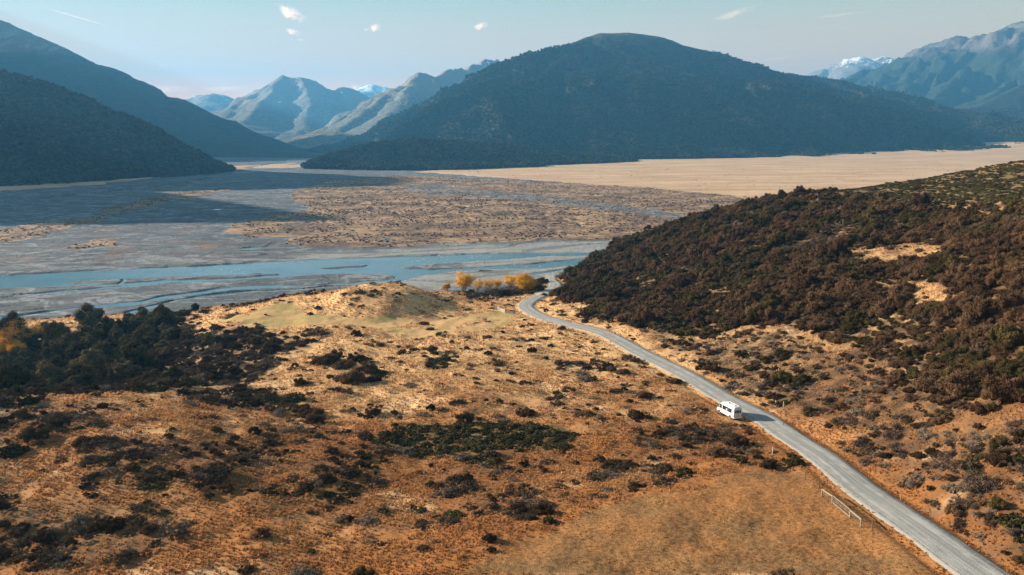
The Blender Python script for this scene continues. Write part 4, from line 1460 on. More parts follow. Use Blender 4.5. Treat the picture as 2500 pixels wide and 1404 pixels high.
HAND = [  # photo x, photo y of the foot, radius in metres, height factor, kind, label
    (790, 893, 4.2, .8, 'brown', 'left end bush of the dark clump in the middle of the meadow'), (815, 880, 3.4, .9, 'brown', 'bush at the far left side of the dark meadow clump'), (836, 900, 4.0, .85, 'brown', 'central brown bush of the dark meadow clump'),
    (868, 884, 3.6, .9, 'brown', 'bush at the far right side of the dark meadow clump'), (852, 938, 4.6, .9, 'brown', 'largest brown bush at the front of the dark meadow clump'), (893, 912, 3.6, .85, 'brown', 'right hand bush of the dark meadow clump'), (905, 934, 3.2, .75, 'brown', 'low bush at the front right of the dark meadow clump'), (925, 918, 2.8, .7, 'olive', 'low olive bush at the right tip of the dark meadow clump'), (760, 890, 2.2, .7, 'grey', 'small grey bush trailing off the left end of the dark meadow clump'),
    (1055, 862, 2.3, 1.0, 'brown', 'dark round bush alone in the upper pale meadow'), (1036, 864, 1.6, .7, 'grey', 'small brown bush touching the left of the lone dark round bush'), (1100, 864, 2.2, .7, 'grey', 'low spreading bush right of the lone dark round bush'), (1110, 872, 1.9, .7, 'grey', 'low grey bush under the spreading one in the upper meadow'),
    (981, 866, 1.9, .9, 'brown', 'small dark bush left of the lone dark round bush'), (950, 876, 2.3, .6, 'grey', 'low straggly grey bush right above the dark meadow clump'), (1048, 896, 1.7, .8, 'brown', 'small dark bush at the left end of the upper green patch'), (1165, 856, 1.6, .6, 'grey', 'low bush in pale grass to the right of the lone dark round bush'),
    (729, 942, 1.9, 1.1, 'brown', 'small dark bush below left of the dark meadow clump'), (756, 1020, 3.2, .8, 'brown', 'right hand dark bush on the near rim of the left hollow'), (735, 1008, 2.8, .8, 'brown', 'left hand dark bush on the near rim of the left hollow'), (620, 992, 2.3, .8, 'brown', 'dark bush on the strip of green scrub left of centre'),
    (520, 930, 3.6, .95, 'brown', 'big square topped dark bush at the edge of the left hollow'), (585, 948, 2.1, .8, 'brown', 'round dark bush right of the big square topped bush'), (420, 925, 2.6, 1.3, 'olive', 'upright olive green bush standing in the left hollow'), (62, 990, 2.2, .9, 'olive', 'round olive bush on the crest at the far left'),
    (880, 1018, 1.1, .9, 'brown', 'left one of two small dark bushes in the pale grass'), (899, 1022, 1.3, .8, 'brown', 'right one of two small dark bushes in the pale grass'), (924, 996, 1.1, .8, 'brown', 'little dark bush above the pair of small bushes'), (962, 1012, 1.2, 1.0, 'olive', 'small golden olive bush right of the pair of small bushes'),
    (1132, 1034, 2.2, .95, 'brown', 'dark round bush above the centre green scrub patch'), (1163, 938, 1.0, 1.0, 'brown', 'tiny dark bush alone in the middle of the pale meadow'), (1282, 1016, 2.3, .9, 'brown', 'dark bush in pale grass above the right end of the green patch'), (1215, 856, 1.2, .7, 'grey', 'tiny grey bush in the pale upper meadow'),
    (1366, 894, 1.9, .95, 'brown', 'left bush of a dark row below the road'), (1415, 892, 2.3, .7, 'brown', 'middle bush of a dark row below the road'), (1483, 896, 1.8, 1.0, 'brown', 'single dark bush right of the dark row below the road'), (1524, 914, 2.3, .8, 'brown', 'long low dark bush near the left verge of the road'), (1447, 930, 1.7, .75, 'brown', 'dark bush at the right end of a low green strip in the meadow'),
    (1565, 888, 1.9, .8, 'grey', 'brown bush on the left verge of the road where two thin shadows cross it'), (1645, 936, 2.4, .75, 'brown', 'bush casting its shadow onto the left side of the road'), (1612, 918, 1.3, .8, 'brown', 'small bush on the left verge beside the shadow casting bush'), (1716, 903, 2.0, 1.15, 'brown', 'round bush alone on the right bank above the road'),
    (1810, 872, 2.1, 1.0, 'olive', 'round dark bush further up the right bank'), (1835, 905, 2.5, .9, 'olive', 'wide olive bush on the right bank'), (1912, 935, 3.2, .9, 'olive', 'largest olive bush on the right bank, casting a broad dark shadow'), (1870, 925, 1.8, .9, 'brown', 'brown bush left of the largest olive bush'), (1792, 940, 1.3, .9, 'brown', 'small upright bush on the bank above the van'), (1960, 936, 2.6, .8, 'olive', 'green olive bush right of the largest olive bush'),
    (1556, 1022, 2.3, .95, 'brown', 'dark round bush left of the van across the pale grass'), (1580, 976, 1.6, .6, 'grey', 'low straggling bush in the grass left of the van'), (1410, 1004, 1.0, .9, 'brown', 'tiny dark bush halfway between the green patch and the van'), (1800, 1088, 2.7, 1.0, 'brown', 'tall brown bush below the van casting a long shadow'), (1945, 1135, 1.9, .9, 'olive', 'olive bush on the left verge above the paddock corner'),
    (1880, 1145, 1.9, .85, 'brown', 'reddish brown bush on the top edge of the paddock'), (1490, 1145, 1.6, 1.1, 'brown', 'round brown bush on the slope left of the paddock'), (1605, 1160, 1.8, .9, 'grey', 'grey brown bush with a long shadow left of the paddock corner'), (1460, 1170, 2.4, .9, 'grey', 'dark grey bush with a deep shadow left of the paddock'),
    (2305, 1035, 1.9, 1.0, 'brown', 'round brown bush in pale grass on the right bank'), (2345, 1255, 2.0, .95, 'brown', 'large brown bush behind the white marker post'), (2290, 1235, 1.6, .7, 'grey', 'low grey bush left of the white marker post'), (2170, 1118, 1.5, .8, 'brown', 'dark bush on the right bank level with the paddock corner'),
    (508, 862 - 14, 2.9, 1.0, 'tree', 'round grey green tree on the far side of the left hollow'), (476, 765, 2.2, 1.0, 'tree', 'dark tree at the river edge of the terrace, left of the mound'), (495, 768, 2.3, .7, 'tree', 'dark bush beside the tree on the river edge of the terrace'), (345, 765, 2.7, .8, 'tree', 'dark tree between the dense bush and the riverbed'), (693, 722, 1.3, 1.1, 'brown', 'dark round bush on the terrace edge left of the mound'),
    (745, 716, 1.6, .7, 'brown', 'dark bush where the mound meets the riverbed'), (1049, 806, 1.8, .7, 'brown', 'dark bush on the mown flat beside a grassy bank'), (1087, 812, .8, .9, 'brown', 'tiny dark bush on the mown flat'), (1016, 830, .8, .8, 'brown', 'tiny dark bush just below the mown flat'), (886, 800, 1.1, .6, 'brown', 'small dark bush on the lower edge of the mown flat'),
    (741, 822, 1.4, .9, 'brown', 'small dark bush below the mown track on the left'), (795, 815, 2.2, .6, 'grey', 'low grey bush below the mown track'), (757, 770, 1.4, .9, 'brown', 'small dark bush in the tawny grass above the mown track'), (648, 770, .8, 1.2, 'brown', 'tiny upright bush on the left of the mown track'), (1338, 828, 2.1, .7, 'grey', 'grey bush below the road left end of a pair'), (1372, 806, 2.0, .9, 'brown', 'dark bush touching the lower edge of the road curve'),
    (1328, 722, 1.6, .9, 'brown', 'dark bush in the inner corner of the road bend'), (1331, 690, 2.6, 1.0, 'olive', 'green bush between the yellow tree and the far road'), (1318, 700, 2.4, .9, 'brown', 'brown bush right behind the yellow tree'), (1300, 712, 2.2, .8, 'olive', 'low green bush at the foot of the yellow tree'), (1225, 716, 2.4, .9, 'brown', 'brown bush between the orange trees'), (1204, 712, 2.2, .7, 'brown', 'dark bush under the sparse orange tree'), (1140, 722, .9, 1.5, 'olive', 'tiny conical green bush in front of the largest orange tree'),
    (182, 888, 2.1, 1.6, 'tree', 'left one of two pale green conical trees in the dark hollow'), (228, 894, 2.6, 1.5, 'tree', 'right one of two pale green conical trees in the dark hollow'),
    (208, 1085, 2.4, .7, 'brown', 'very dark low bush on the left knoll'), (410, 1070, 1.2, .9, 'brown', 'small dark bush with a long shadow on the left slope'), (757, 1352, .8, 1.0, 'olive', 'small round bush with a shadow at the bottom edge'), (400, 1300, 2.4, .8, 'grey', 'dome shaped grey bush in the orange grass at lower left'), (385, 1260, 1.7, .6, 'grey', 'low grey bush above the dome shaped one'), (845, 1195, 2.2, .8, 'grey', 'dark bush in a hollow left of the centre foreground'), (1068, 1195, 1.4, .8, 'brown', 'dark bush on the orange slope below the green patch'), (1200, 1348, .7, 1.0, 'olive', 'small green gold bush on the bare lower paddock'), (800, 1058, .9, .8, 'olive', 'small green bush on the slope left of the green patch'),
]

VANP = at(1779, 1008)
MARKS = [(at(px, py), nm) for px, py, nm in (
    (1779, 1008, 'the white van'), (2052, 1248, 'the metal gate'), (1287, 716, 'the round yellow tree'), (930, 725, 'the grassy mound'), (850, 905, 'the dark meadow clump'), (1150, 1075, 'the centre green patch'),
    (2220, 615, 'the pale hillside clearing'), (2250, 725, 'the orange hillside pocket'), (1290, 750, 'the road bend'), (2400, 1400, 'the near end of the road'), (200, 975, 'the left grassy crest'), (1960, 1155, 'the paddock corner'),
    (1500, 825, 'the middle of the road curve'), (2325, 1220, 'the white marker post'), (60, 1330, 'the lower left corner'), (600, 1390, 'the bottom edge left'), (430, 925, 'the upright olive bush'), (2450, 420, 'the right hand skyline'), (1860, 500, 'the hill skyline'), (2480, 900, 'the right picture edge'), (1560, 650, 'the nose of the hillside'), (1750, 700, 'the middle of the hillside'), (1950, 800, 'the lower hillside edge'), (2250, 870, 'the hillside corner'), (2000, 560, 'the upper hillside'), (2400, 640, 'the right hillside shoulder'))]
NUM = ['under one', 'one', 'two', 'three', 'four', 'five', 'six', 'seven', 'eight', 'nine', 'ten', 'eleven', 'twelve', 'thirteen', 'fourteen', 'fifteen', 'sixteen', 'seventeen', 'eighteen', 'nineteen', 'twenty']
LOOK = dict(brown='brown rounded', olive='olive green', grey='grey twiggy', green='low green', tree='dark leafy')
SNAME = dict(brown='brown_shrub', olive='olive_shrub', grey='grey_shrub', green='green_shrub', tree='dark_tree')


def screen(x, y, z):
    zc = y * cp + (CAM_Z - z) * sp
    return 1250 + FPX * x / zc, 702 - FPX * (y * sp - (CAM_Z - z) * cp) / zc, FPX / zc


USED = set()


def rel_label(kind, x, y, s):
    size = 'small' if s < 1.2 else 'large' if s > 2.2 else 'mid-sized'
    ds = [math.hypot(x - m[0][0], y - m[0][1]) for m in MARKS]
    first = None
    for k in np.argsort(ds)[:6]:
        m, nm = MARKS[int(k)]
        a = math.degrees(math.atan2(y - m[1], x - m[0]))
        way = ['right of', 'beyond, right of', 'beyond', 'beyond, left of', 'left of', 'before, left of', 'before', 'before, right of'][int(((a + 22.5) % 360) // 45)]
        n = int(round(ds[int(k)] / 6.6))
        lab = f"{size} {LOOK[kind]} {'tree' if kind == 'tree' else 'shrub'} {NUM[min(n, 20)]} van-lengths {way} {nm}"
        first = first or lab
        if lab not in USED:
            USED.add(lab)
            return lab
    return first


def region_group(kind, x, y):
    w = 'trees' if kind == 'tree' else 'shrubs'
    m = ground_masks(np.array([x]), np.array([y]))
    if m['hill'][0] > .4 or m['greentop'][0] > .4:
        return f"{LOOK[kind]} {w} on the right hillside"
    if m['gully'][0] > .4:
        return f"{LOOK[kind]} {w} in the left hollow"
    return f"{LOOK[kind]} {w} dotted over the dry grass"


BARKM = M_BARK


def plant(kind, i, x, y, z, s, zs, label, rg):
    pr = PROT[kind][i % len(PROT[kind])]
    grp = region_group(kind, x, y)
    if kind == 'tree':
        o = empty('dark_tree', (x, y, z), rg.uniform(0, 6.28))
        c = pr.copy()
        c.name = 'crown'
        COL.objects.link(c)
        c.parent = o
        c.location = (0, 0, s * .25)
        c.scale = (s, s, s * zs)
        bm = bmesh.new()
        bmesh.ops.create_cone(bm, cap_ends=True, segments=8, radius1=s * .11, radius2=s * .05, depth=s * 1.1, matrix=Matrix.Translation((0, 0, s * .45)))
        bmobj('trunk', bm, BARKM, o)
        tag(o, label, 'tree', grp)
    else:
        o = pr.copy()
        o.name = SNAME[kind]
        COL.objects.link(o)
        o.location = (x, y, z)
        o.rotation_euler = (rg.normal(0, .06), rg.normal(0, .06), rg.uniform(0, 6.28))
        o.scale = (s * rg.uniform(.88, 1.15), s * rg.uniform(.88, 1.15), s * zs)
        tag(o, label, 'shrub', grp)
    return o


def shrub_things():
    rg = np.random.default_rng(99)
    hp = []
    for i, (px, py, s, zs, kind, lab) in enumerate(HAND):
        p = at(px, py, ground1)
        s = s * .82
        x, y = p[0], p[1] + s * .35
        plant(kind, i, x, y, Hs(x, y) - .06 * s, s, zs, lab, rg)
        hp.append((x, y, s))
    hp = np.array(hp)
    total = 0
    for kind, quota in (('brown', 80), ('olive', 30), ('grey', 70), ('green', 24), ('tree', 26)):
        A_ = CAND[kind]
        # keep the scatter clear of the placed plants
        for hx, hy, hs in hp:
            d = np.hypot(A_[:, 0] - hx, A_[:, 1] - hy)
            A_ = A_[d > hs * .8]
        sx, sy, sc_ = screen(A_[:, 0], A_[:, 1], A_[:, 2])
        vis = (sx > -10) & (sx < 2510) & (sy > 300) & (sy < 1400)
        # hidden behind the front crest on the left?
        score = A_[:, 3] * sc_ * vis
        order = np.argsort(-score)[:quota]
        for q in order:
            x, y, z, s, zs = A_[q]
            plant(kind, int(q), x, y, z, s, zs * rg.uniform(.9, 1.1), rel_label(kind, x, y, s), rg)
            total += 1
        keep = np.ones(len(A_), bool)
        keep[order] = False
        CAND[kind] = A_[keep]
    print('plant things', total + len(HAND))


shrub_things()
STUFF_LAB = dict(brown='dense brown rounded scrub blanketing the hillside', olive='olive green scrub mixed through the hillside bush', grey='grey twiggy scrub spread through the dry grass', green='low green scrub along the hilltop and in the meadow', tree='dense dark bush filling the left hollow')

for _k in CAND:
    A_ = CAND[_k]
    scatter_stuff(_k + '_scrub', A_[:, :3], PROT[_k], A_[:, 3], zs=A_[:, 4] * rng.uniform(.85, 1.15, len(A_)), label=STUFF_LAB[_k], cat='scrub')


# ---- forest on the mountains and the far tree belts, low shrubs on the river flats
def forest():
    Ps, Ss = [], []
    cfg = (('main_mountain', 9.6, (-1500, 3300, 2500, 4700), 470), ('wooded_spur', 6.6, (-700, 450, 1850, 2500), 999), ('left_front_hill', 7.4, (-1500, -300, 1180, 1900), 999),
           ('right_wooded_hill', 13, (900, 4500, 3300, 5200), 999))
    for name, cell, (x0, x1, y0, y1), zmax in cfg:
        x, y, rg = jgrid(x0, x1, y0, y1, cell, int(cell * 10), 1.0)
        z = mtn_z(x, y, MTN[name])
        ok = (z > 1) & (z < zmax + 60 * fbm(x / 200, y / 200, 3))
        ok &= (y < 3900) | (rg.uniform(0, 1, x.size) < .6)
        Ps.append(np.stack([x, y, z - 1.5], 1)[ok])
        Ss.append((cell * rg.uniform(.42, .78, x.size))[ok])
    # tree belts on the flat
    belts = [(BP([(770, 412), (860, 406), (960, 404), (1100, 402), (1240, 398), (1335, 402), (1330, 407), (1240, 412), (1100, 416), (960, 417), (780, 414)]), 6.5, 0.95),
             (BP([(1270, 392), (1300, 388), (1366, 387), (1366, 393), (1320, 397), (1270, 398)]), 7, 0.95),
             (BP([(900, 396), (1080, 391), (1200, 392), (1200, 396), (1080, 398), (920, 404)]), 8, .9),
             (BP([(2040, 345), (2150, 335), (2350, 332), (2560, 326), (2560, 333), (2350, 337), (2230, 342), (2120, 352), (2190, 362), (2150, 366), (2060, 356)]), 13, 0.75),
             (BP([(-100, 466), (0, 458), (250, 444), (520, 412), (560, 408), (500, 404), (200, 430), (-100, 450)]), 9, 0.8)]
    for P, cell, dn in belts:
        x, y, rg = jgrid(P[:, 0].min() - 10, P[:, 0].max() + 10, P[:, 1].min() - 10, P[:, 1].max() + 10, cell, int(cell), 1.3)
        ok = rg.uniform(0, 1, x.size) < pmask([P], x + fbm(x / 40, y / 40) * 12, y, 4) * dn
        x, y = x[ok], y[ok]
        Ps.append(np.stack([x, y, bedfn(x, y)], 1))
        Ss.append(rg.uniform(4.0, 6.8, x.size))
    P, S_ = np.vstack(Ps), np.concatenate(Ss)
    print('forest', len(P))
    scatter_stuff('forest', P, PC, S_, label='dark beech forest covering the mountainsides and valley edge', cat='forest', tilt=.05, zs=rng.uniform(.8, 1.3, len(P)))
    # low shrubs of the river flats
    x, y, rg = jgrid(-900, 1500, 480, 2300, 3.8, 77)
    mm = bed_masks(x, y)
    pz = fbm(x / 45, y / 32, 4) + 0.25 * fbm(x / 12, y / 9, 2)
    p = mm['shrub'] * np.clip(0.30 + 0.7 * pz, 0.04, 1) * (1 - mm['chan']) * np.where(y > 1100, .5, 1)
    p = np.maximum(p, mm['tan'] * 0.004)
    ok = rg.uniform(0, 1, x.size) < p
    x, y = x[ok], y[ok]
    z = bed_height(x, y, bed_masks(x, y))
    print('flat shrubs', len(x))
    scatter_stuff('river_flat_scrub', np.stack([x, y, z], 1), PS, rg.uniform(0.4, 1.35, x.size), label='low dark scrub dotted over the river flats', cat='scrub')


forest()

# ================================================================== OBJECTS
V_BODY = plain('white_van_paint', (0.60, 0.60, 0.60), 0.28, 0.5, var=0.03)
V_GLASS = plain('dark_van_glass', (0.018, 0.018, 0.020), 0.08, 0.6, var=0.2)
V_BLACK = plain('black_plastic', (0.03, 0.03, 0.032), 0.6, 0.3)
V_RED = plain('red_lamp_lens', (0.45, 0.015, 0.02), 0.25, 0.5)
V_AMBER = plain('clear_lamp_lens', (0.6, 0.6, 0.58), 0.15, 0.5)
V_RIM = plain('steel_rim', (0.45, 0.46, 0.47), 0.35, 0.5, 0.6)
V_CURT = plain('pale_curtain', (0.34, 0.33, 0.26), 0.9, 0.1, var=0.3)
V_TRIM = plain('grey_trim', (0.22, 0.23, 0.25), 0.5, 0.3)


def build_van():
    """x: to the right of the van, y: forward, z: up; origin under the rear axle end"""
    p = at(1779, 1008, ground1)
    rd = np.argmin(np.hypot(RC[:, 0] - p[0], RC[:, 1] - p[1]))
    T = RC[min(rd + 3, len(RC) - 1)] - RC[max(rd - 3, 0)]
    T = Vector(T)
    fwd = T.normalized()
    ang = math.atan2(-fwd.x, fwd.y)
    left = Vector((-math.cos(ang), -math.sin(ang), 0))
    p = at(1779, 1016, ground1)
    c = Vector((p[0], p[1], max(Hs(p[0], p[1]), RC[rd][2])))
    L = 6.6
    root = empty('camper_van', (c.x, c.y, c.z + 0.10), 0)
    root.scale = (0.97, 1.03, 0.95)
    root.rotation_euler = (math.atan2(fwd.z, math.hypot(fwd.x, fwd.y)), 0, ang)
    tag(root, 'white high roofed camper van driving away along the gravel road', 'van')
    y0 = -L / 2
    # stations: y, half width, bottom, top, upper half width, shoulder
    st = [(0.00, 0.90, 0.52, 2.40, 0.76), (0.06, 0.97, 0.42, 2.62, 0.82), (0.35, 0.985, 0.38, 2.72, 0.85), (2.2, 0.99, 0.36, 2.76, 0.86), (4.1, 0.99, 0.36, 2.76, 0.85), (4.65, 0.99, 0.36, 2.66, 0.83),
          (5.05, 0.985, 0.36, 2.30, 0.80), (5.45, 0.98, 0.36, 1.78, 0.82), (5.70, 0.97, 0.38, 1.42, 0.84), (6.1, 0.93, 0.38, 1.22, 0.80), (6.42, 0.84, 0.40, 1.05, 0.70), (6.58, 0.68, 0.48, 0.86, 0.55)]
    V, F = [], []
    nr = 18
    for (y, w, zb, zt, wt) in st:
        hb = min(1.15, zb + (zt - zb) * 0.55)
        prof = [(w * .90, zb), (w, zb + .16), (w, (zb + hb) / 2), (w * .995, hb), (w + (wt - w) * .45, hb + (zt - hb) * .5), (w + (wt - w) * .82, hb + (zt - hb) * .82), (wt * .95, zt - .10 * (zt - zb) / 2.2), (wt * .80, zt - .025), (wt * .4, zt)]
        ring = [(a, b) for a, b in prof] + [(-a, b) for a, b in reversed(prof)]
        for a, b in ring:
            V.append((a, y0 + y, b))
    n = len(st)
    for i in range(n - 1):
        for j in range(nr):
            a, b = i * nr + j, i * nr + (j + 1) % nr
            F.append((a, a + nr, b + nr, b))
    me = bpy.data.meshes.new('body')
    me.from_pydata(V, [], F + [tuple(range(nr)), tuple(reversed(range((n - 1) * nr, n * nr)))])
    me.materials.append(V_BODY)
    me.polygons.foreach_set('use_smooth', [True] * (len(F)) + [False, False])
    body = bpy.data.objects.new('body', me)
    COL.objects.link(body)
    body.parent = root

    def side_x(y, z, eps=0.012):
        # half width of the body at station y, height z
        for k in range(n - 1):
            if st[k][0] <= y <= st[k + 1][0]:
                f = (y - st[k][0]) / (st[k + 1][0] - st[k][0])
                w, zb, zt, wt = [st[k][q] + (st[k + 1][q] - st[k][q]) * f for q in (1, 2, 3, 4)]
                hb = min(1.15, zb + (zt - zb) * .55)
                pts = [(w, zb + .16), (w * .995, hb), (w + (wt - w) * .45, hb + (zt - hb) * .5), (w + (wt - w) * .82, hb + (zt - hb) * .82), (wt * .95, zt - .10 * (zt - zb) / 2.2)]
                return float(np.interp(z, [q[1] for q in pts], [q[0] for q in pts])) + eps
        return 1.0

    def side_panel(name, poly, sgn, mat, par, eps=0.012, sub=6):
        bm = bmesh.new()
        ys = sorted({q[0] for q in poly})
        ya, yb = ys[0], ys[-1]
        # strip between lower and upper outline
        lo = [q for q in poly[:len(poly) // 2]]
        hi = [q for q in poly[len(poly) // 2:]][::-1]
        rows = []
        for k in range(sub + 1):
            y = ya + (yb - ya) * k / sub
            zl = float(np.interp(y, [q[0] for q in lo], [q[1] for q in lo]))
            zh = float(np.interp(y, [q[0] for q in hi], [q[1] for q in hi]))
            rows.append([bm.verts.new((sgn * side_x(y, zl + (zh - zl) * f, eps), y0 + y, zl + (zh - zl) * f)) for f in (0, .33, .66, 1)])
        for r0, r1 in zip(rows, rows[1:]):
            for q in range(3):
                f = (r0[q], r1[q], r1[q + 1], r0[q + 1])
                bm.faces.new(f if sgn > 0 else f[::-1])
        return bmobj(name, bm, mat, par)

    for sgn in (-1, 1):
        side_panel('side_window', [(0.70, 1.34), (2.02, 1.34), (2.02, 2.20), (0.70, 2.20)], sgn, V_GLASS, root)
        side_panel('side_window', [(2.07, 1.34), (4.12, 1.34), (4.12, 2.20), (2.07, 2.20)], sgn, V_GLASS, root)
        side_panel('curtain', [(2.3, 1.46), (2.8, 1.46), (2.8, 1.86), (2.3, 1.86)], sgn, V_CURT, root, 0.018, 2)
        side_panel('cab_window', [(4.32, 1.30), (5.42, 1.30), (5.24, 1.62), (4.98, 2.06), (4.84, 2.18), (4.32, 2.18)], sgn, V_GLASS, root)
        side_panel('side_trim', [(0.15, 0.80), (5.4, 0.80), (5.4, 0.90), (0.15, 0.90)], sgn, V_TRIM, root, 0.010, 10)
        bm = bmesh.new()
        box(bm, (sgn * 1.10, y0 + 5.28, 1.55), (0.16, 0.10, 0.30))
        box(bm, (sgn * 1.02, y0 + 5.28, 1.44), (0.14, 0.05, 0.05))
        bmobj('wing_mirror', bm, V_BLACK, root)
        bm = bmesh.new()
        box(bm, (sgn * 0.86, y0 - 0.004, 1.02), (0.13, 0.06, 0.55))
        bmesh.ops.bevel(bm, geom=bm.edges[:], offset=0.02, segments=2, affect='EDGES')
        bmobj('tail_lamp', bm, V_RED, root)
        bm = bmesh.new()
        box(bm, (sgn * 0.62, y0 + 6.47, 0.84), (0.26, 0.14, 0.20))
        bmesh.ops.bevel(bm, geom=bm.edges[:], offset=0.03, segments=2, affect='EDGES')
        bmobj('headlamp', bm, V_AMBER, root)
        bm = bmesh.new()
        box(bm, (sgn * 1.0, y0 + 3.35, 1.15), (0.03, 0.18, 0.04))
        bmobj('door_handle', bm, V_BLACK, root)
        for yw in (1.25, 5.25):
            w_ = empty('wheel', (0, 0, 0))
            w_.parent = root
            w_.location = (sgn * 0.86, y0 + yw, 0.34)
            bm = bmesh.new()
            M = Matrix.Rotation(R(90), 4, 'Y')
            bmesh.ops.create_cone(bm, cap_ends=True, segments=24, radius1=0.35, radius2=0.35, depth=0.26, matrix=M)
            bmobj('tyre', bm, V_BLACK, w_)
            bm = bmesh.new()
            bmesh.ops.create_cone(bm, cap_ends=True, segments=20, radius1=0.20, radius2=0.19, depth=0.28, matrix=M)
            bmobj('rim', bm, V_RIM, w_)
            bm = bmesh.new()
            bmesh.ops.create_cone(bm, cap_ends=True, segments=24, radius1=0.43, radius2=0.43, depth=0.02, matrix=Matrix.Translation((sgn * (0.996), y0 + yw, 0.42)) @ M)
            bmesh.ops.bisect_plane(bm, geom=bm.verts[:] + bm.edges[:] + bm.faces[:], plane_co=(0, 0, 0.30), plane_no=(0, 0, -1), clear_outer=True)
            bmobj('wheel_arch', bm, V_BLACK, root)
    # rear: window, number plate, bumper, high brake lamp, emblem
    bm = bmesh.new()
    box(bm, (0, y0 - 0.004 + 0.0, 1.78), (1.34, 0.02, 0.62))
    bmesh.ops.bevel(bm, geom=[e for e in bm.edges if abs((e.verts[0].co - e.verts[1].co).y) > 0.01], offset=0.08, segments=3, affect='EDGES')
    bmobj('rear_window', bm, V_GLASS, root)
    for cx, w_, h_ in ((-0.30, 0.26, 0.26), (0.28, 0.30, 0.36)):
        bm = bmesh.new()
        v = [bm.verts.new((cx + a * w_, y0 - 0.017, 1.74 + b * h_)) for a, b in ((-.5, -.5), (.5, -.42), (.42, .5), (-.1, .42), (-.5, .1))]
        bm.faces.new(v)
        bmobj('curtain', bm, V_CURT, root)
    bm = bmesh.new()
    box(bm, (0, y0 - 0.06, 0.52), (1.86, 0.20, 0.20))
    bmesh.ops.bevel(bm, geom=bm.edges[:], offset=0.05, segments=2, affect='EDGES')
    bmobj('rear_bumper', bm, V_BODY, root)
    bm = bmesh.new()
    box(bm, (0, y0 + 0.05, 0.36), (1.6, 0.14, 0.12))
    bmobj('underbody', bm, V_BLACK, root)
    bm = bmesh.new()
    box(bm, (0.0, y0 + 0.02, 0.34), (1.7, 0.05, 0.1))
    box(bm, (0, y0 + 3.2, 0.34), (1.7, 5.6, 0.08))
    bmobj('chassis', bm, V_BLACK, root)
    bm = bmesh.new()
    box(bm, (0, y0 - 0.012, 0.90), (0.42, 0.02, 0.12))
    bmobj('number_plate', bm, V_BLACK, root)
    bm = bmesh.new()
    bmesh.ops.create_cone(bm, cap_ends=True, segments=16, radius1=0.10, radius2=0.10, depth=0.02, matrix=Matrix.Translation((0.02, y0 - 0.014, 1.22)) @ Matrix.Rotation(R(90), 4, 'X'))
    bmobj('round_emblem', bm, V_TRIM, root)
    bm = bmesh.new()
    box(bm, (0, y0 + 0.02, 2.30), (0.36, 0.04, 0.05))
    bmobj('brake_lamp', bm, V_RED, root)
    # windscreen over the sloping nose
    bm = bmesh.new()
    v = [bm.verts.new(q) for q in ((-0.74, y0 + 4.92, 2.46), (0.74, y0 + 4.92, 2.46), (0.76, y0 + 5.60, 1.63), (-0.76, y0 + 5.60, 1.63))]
    bm.faces.new(v)
    bmobj('windscreen', bm, V_GLASS, root)
    for k, (yy, sx, sy) in enumerate(((3.2, .55, .55), (1.1, .42, .42))):
        bm = bmesh.new()
        box(bm, (0.0, y0 + yy, 2.80), (sx, sy, 0.12))
        bmesh.ops.bevel(bm, geom=bm.edges[:], offset=0.03, segments=2, affect='EDGES')
        h = bmobj('roof_hatch', bm, V_BODY, root)
        bm = bmesh.new()
        box(bm, (0.0, y0 + yy, 2.865), (sx * .75, sy * .75, 0.02))
        bmobj('hatch_cover', bm, V_TRIM, h)
    bm = bmesh.new()
    for sgn in (-1, 1):
        box(bm, (sgn * 0.62, y0 + 2.4, 2.765), (0.05, 3.6, 0.05))
    bmobj('roof_rail', bm, V_BODY, root)


build_van()

M_WHITEWOOD = plain('white_painted_timber', (0.21, 0.19, 0.155), 0.7, 0.2, var=0.12, scale=4)
M_GALV = plain('galvanised_steel', (0.62, 0.62, 0.60), 0.35, 0.5, 0.5, var=0.15)
M_WIRE = plain('wire', (0.16, 0.15, 0.14), 0.6, 0.4, 0.3)
M_OLDWOOD = plain('weathered_timber', (0.16, 0.115, 0.075), 0.9, 0.1, var=0.4, scale=5)
M_PALEPOST = plain('pale_timber', (0.55, 0.50, 0.42), 0.8, 0.1, var=0.3, scale=5)


def gxy(px, py):
    p = at(px, py, ground1)
    return Vector((p[0], p[1], Hs(p[0], p[1])))


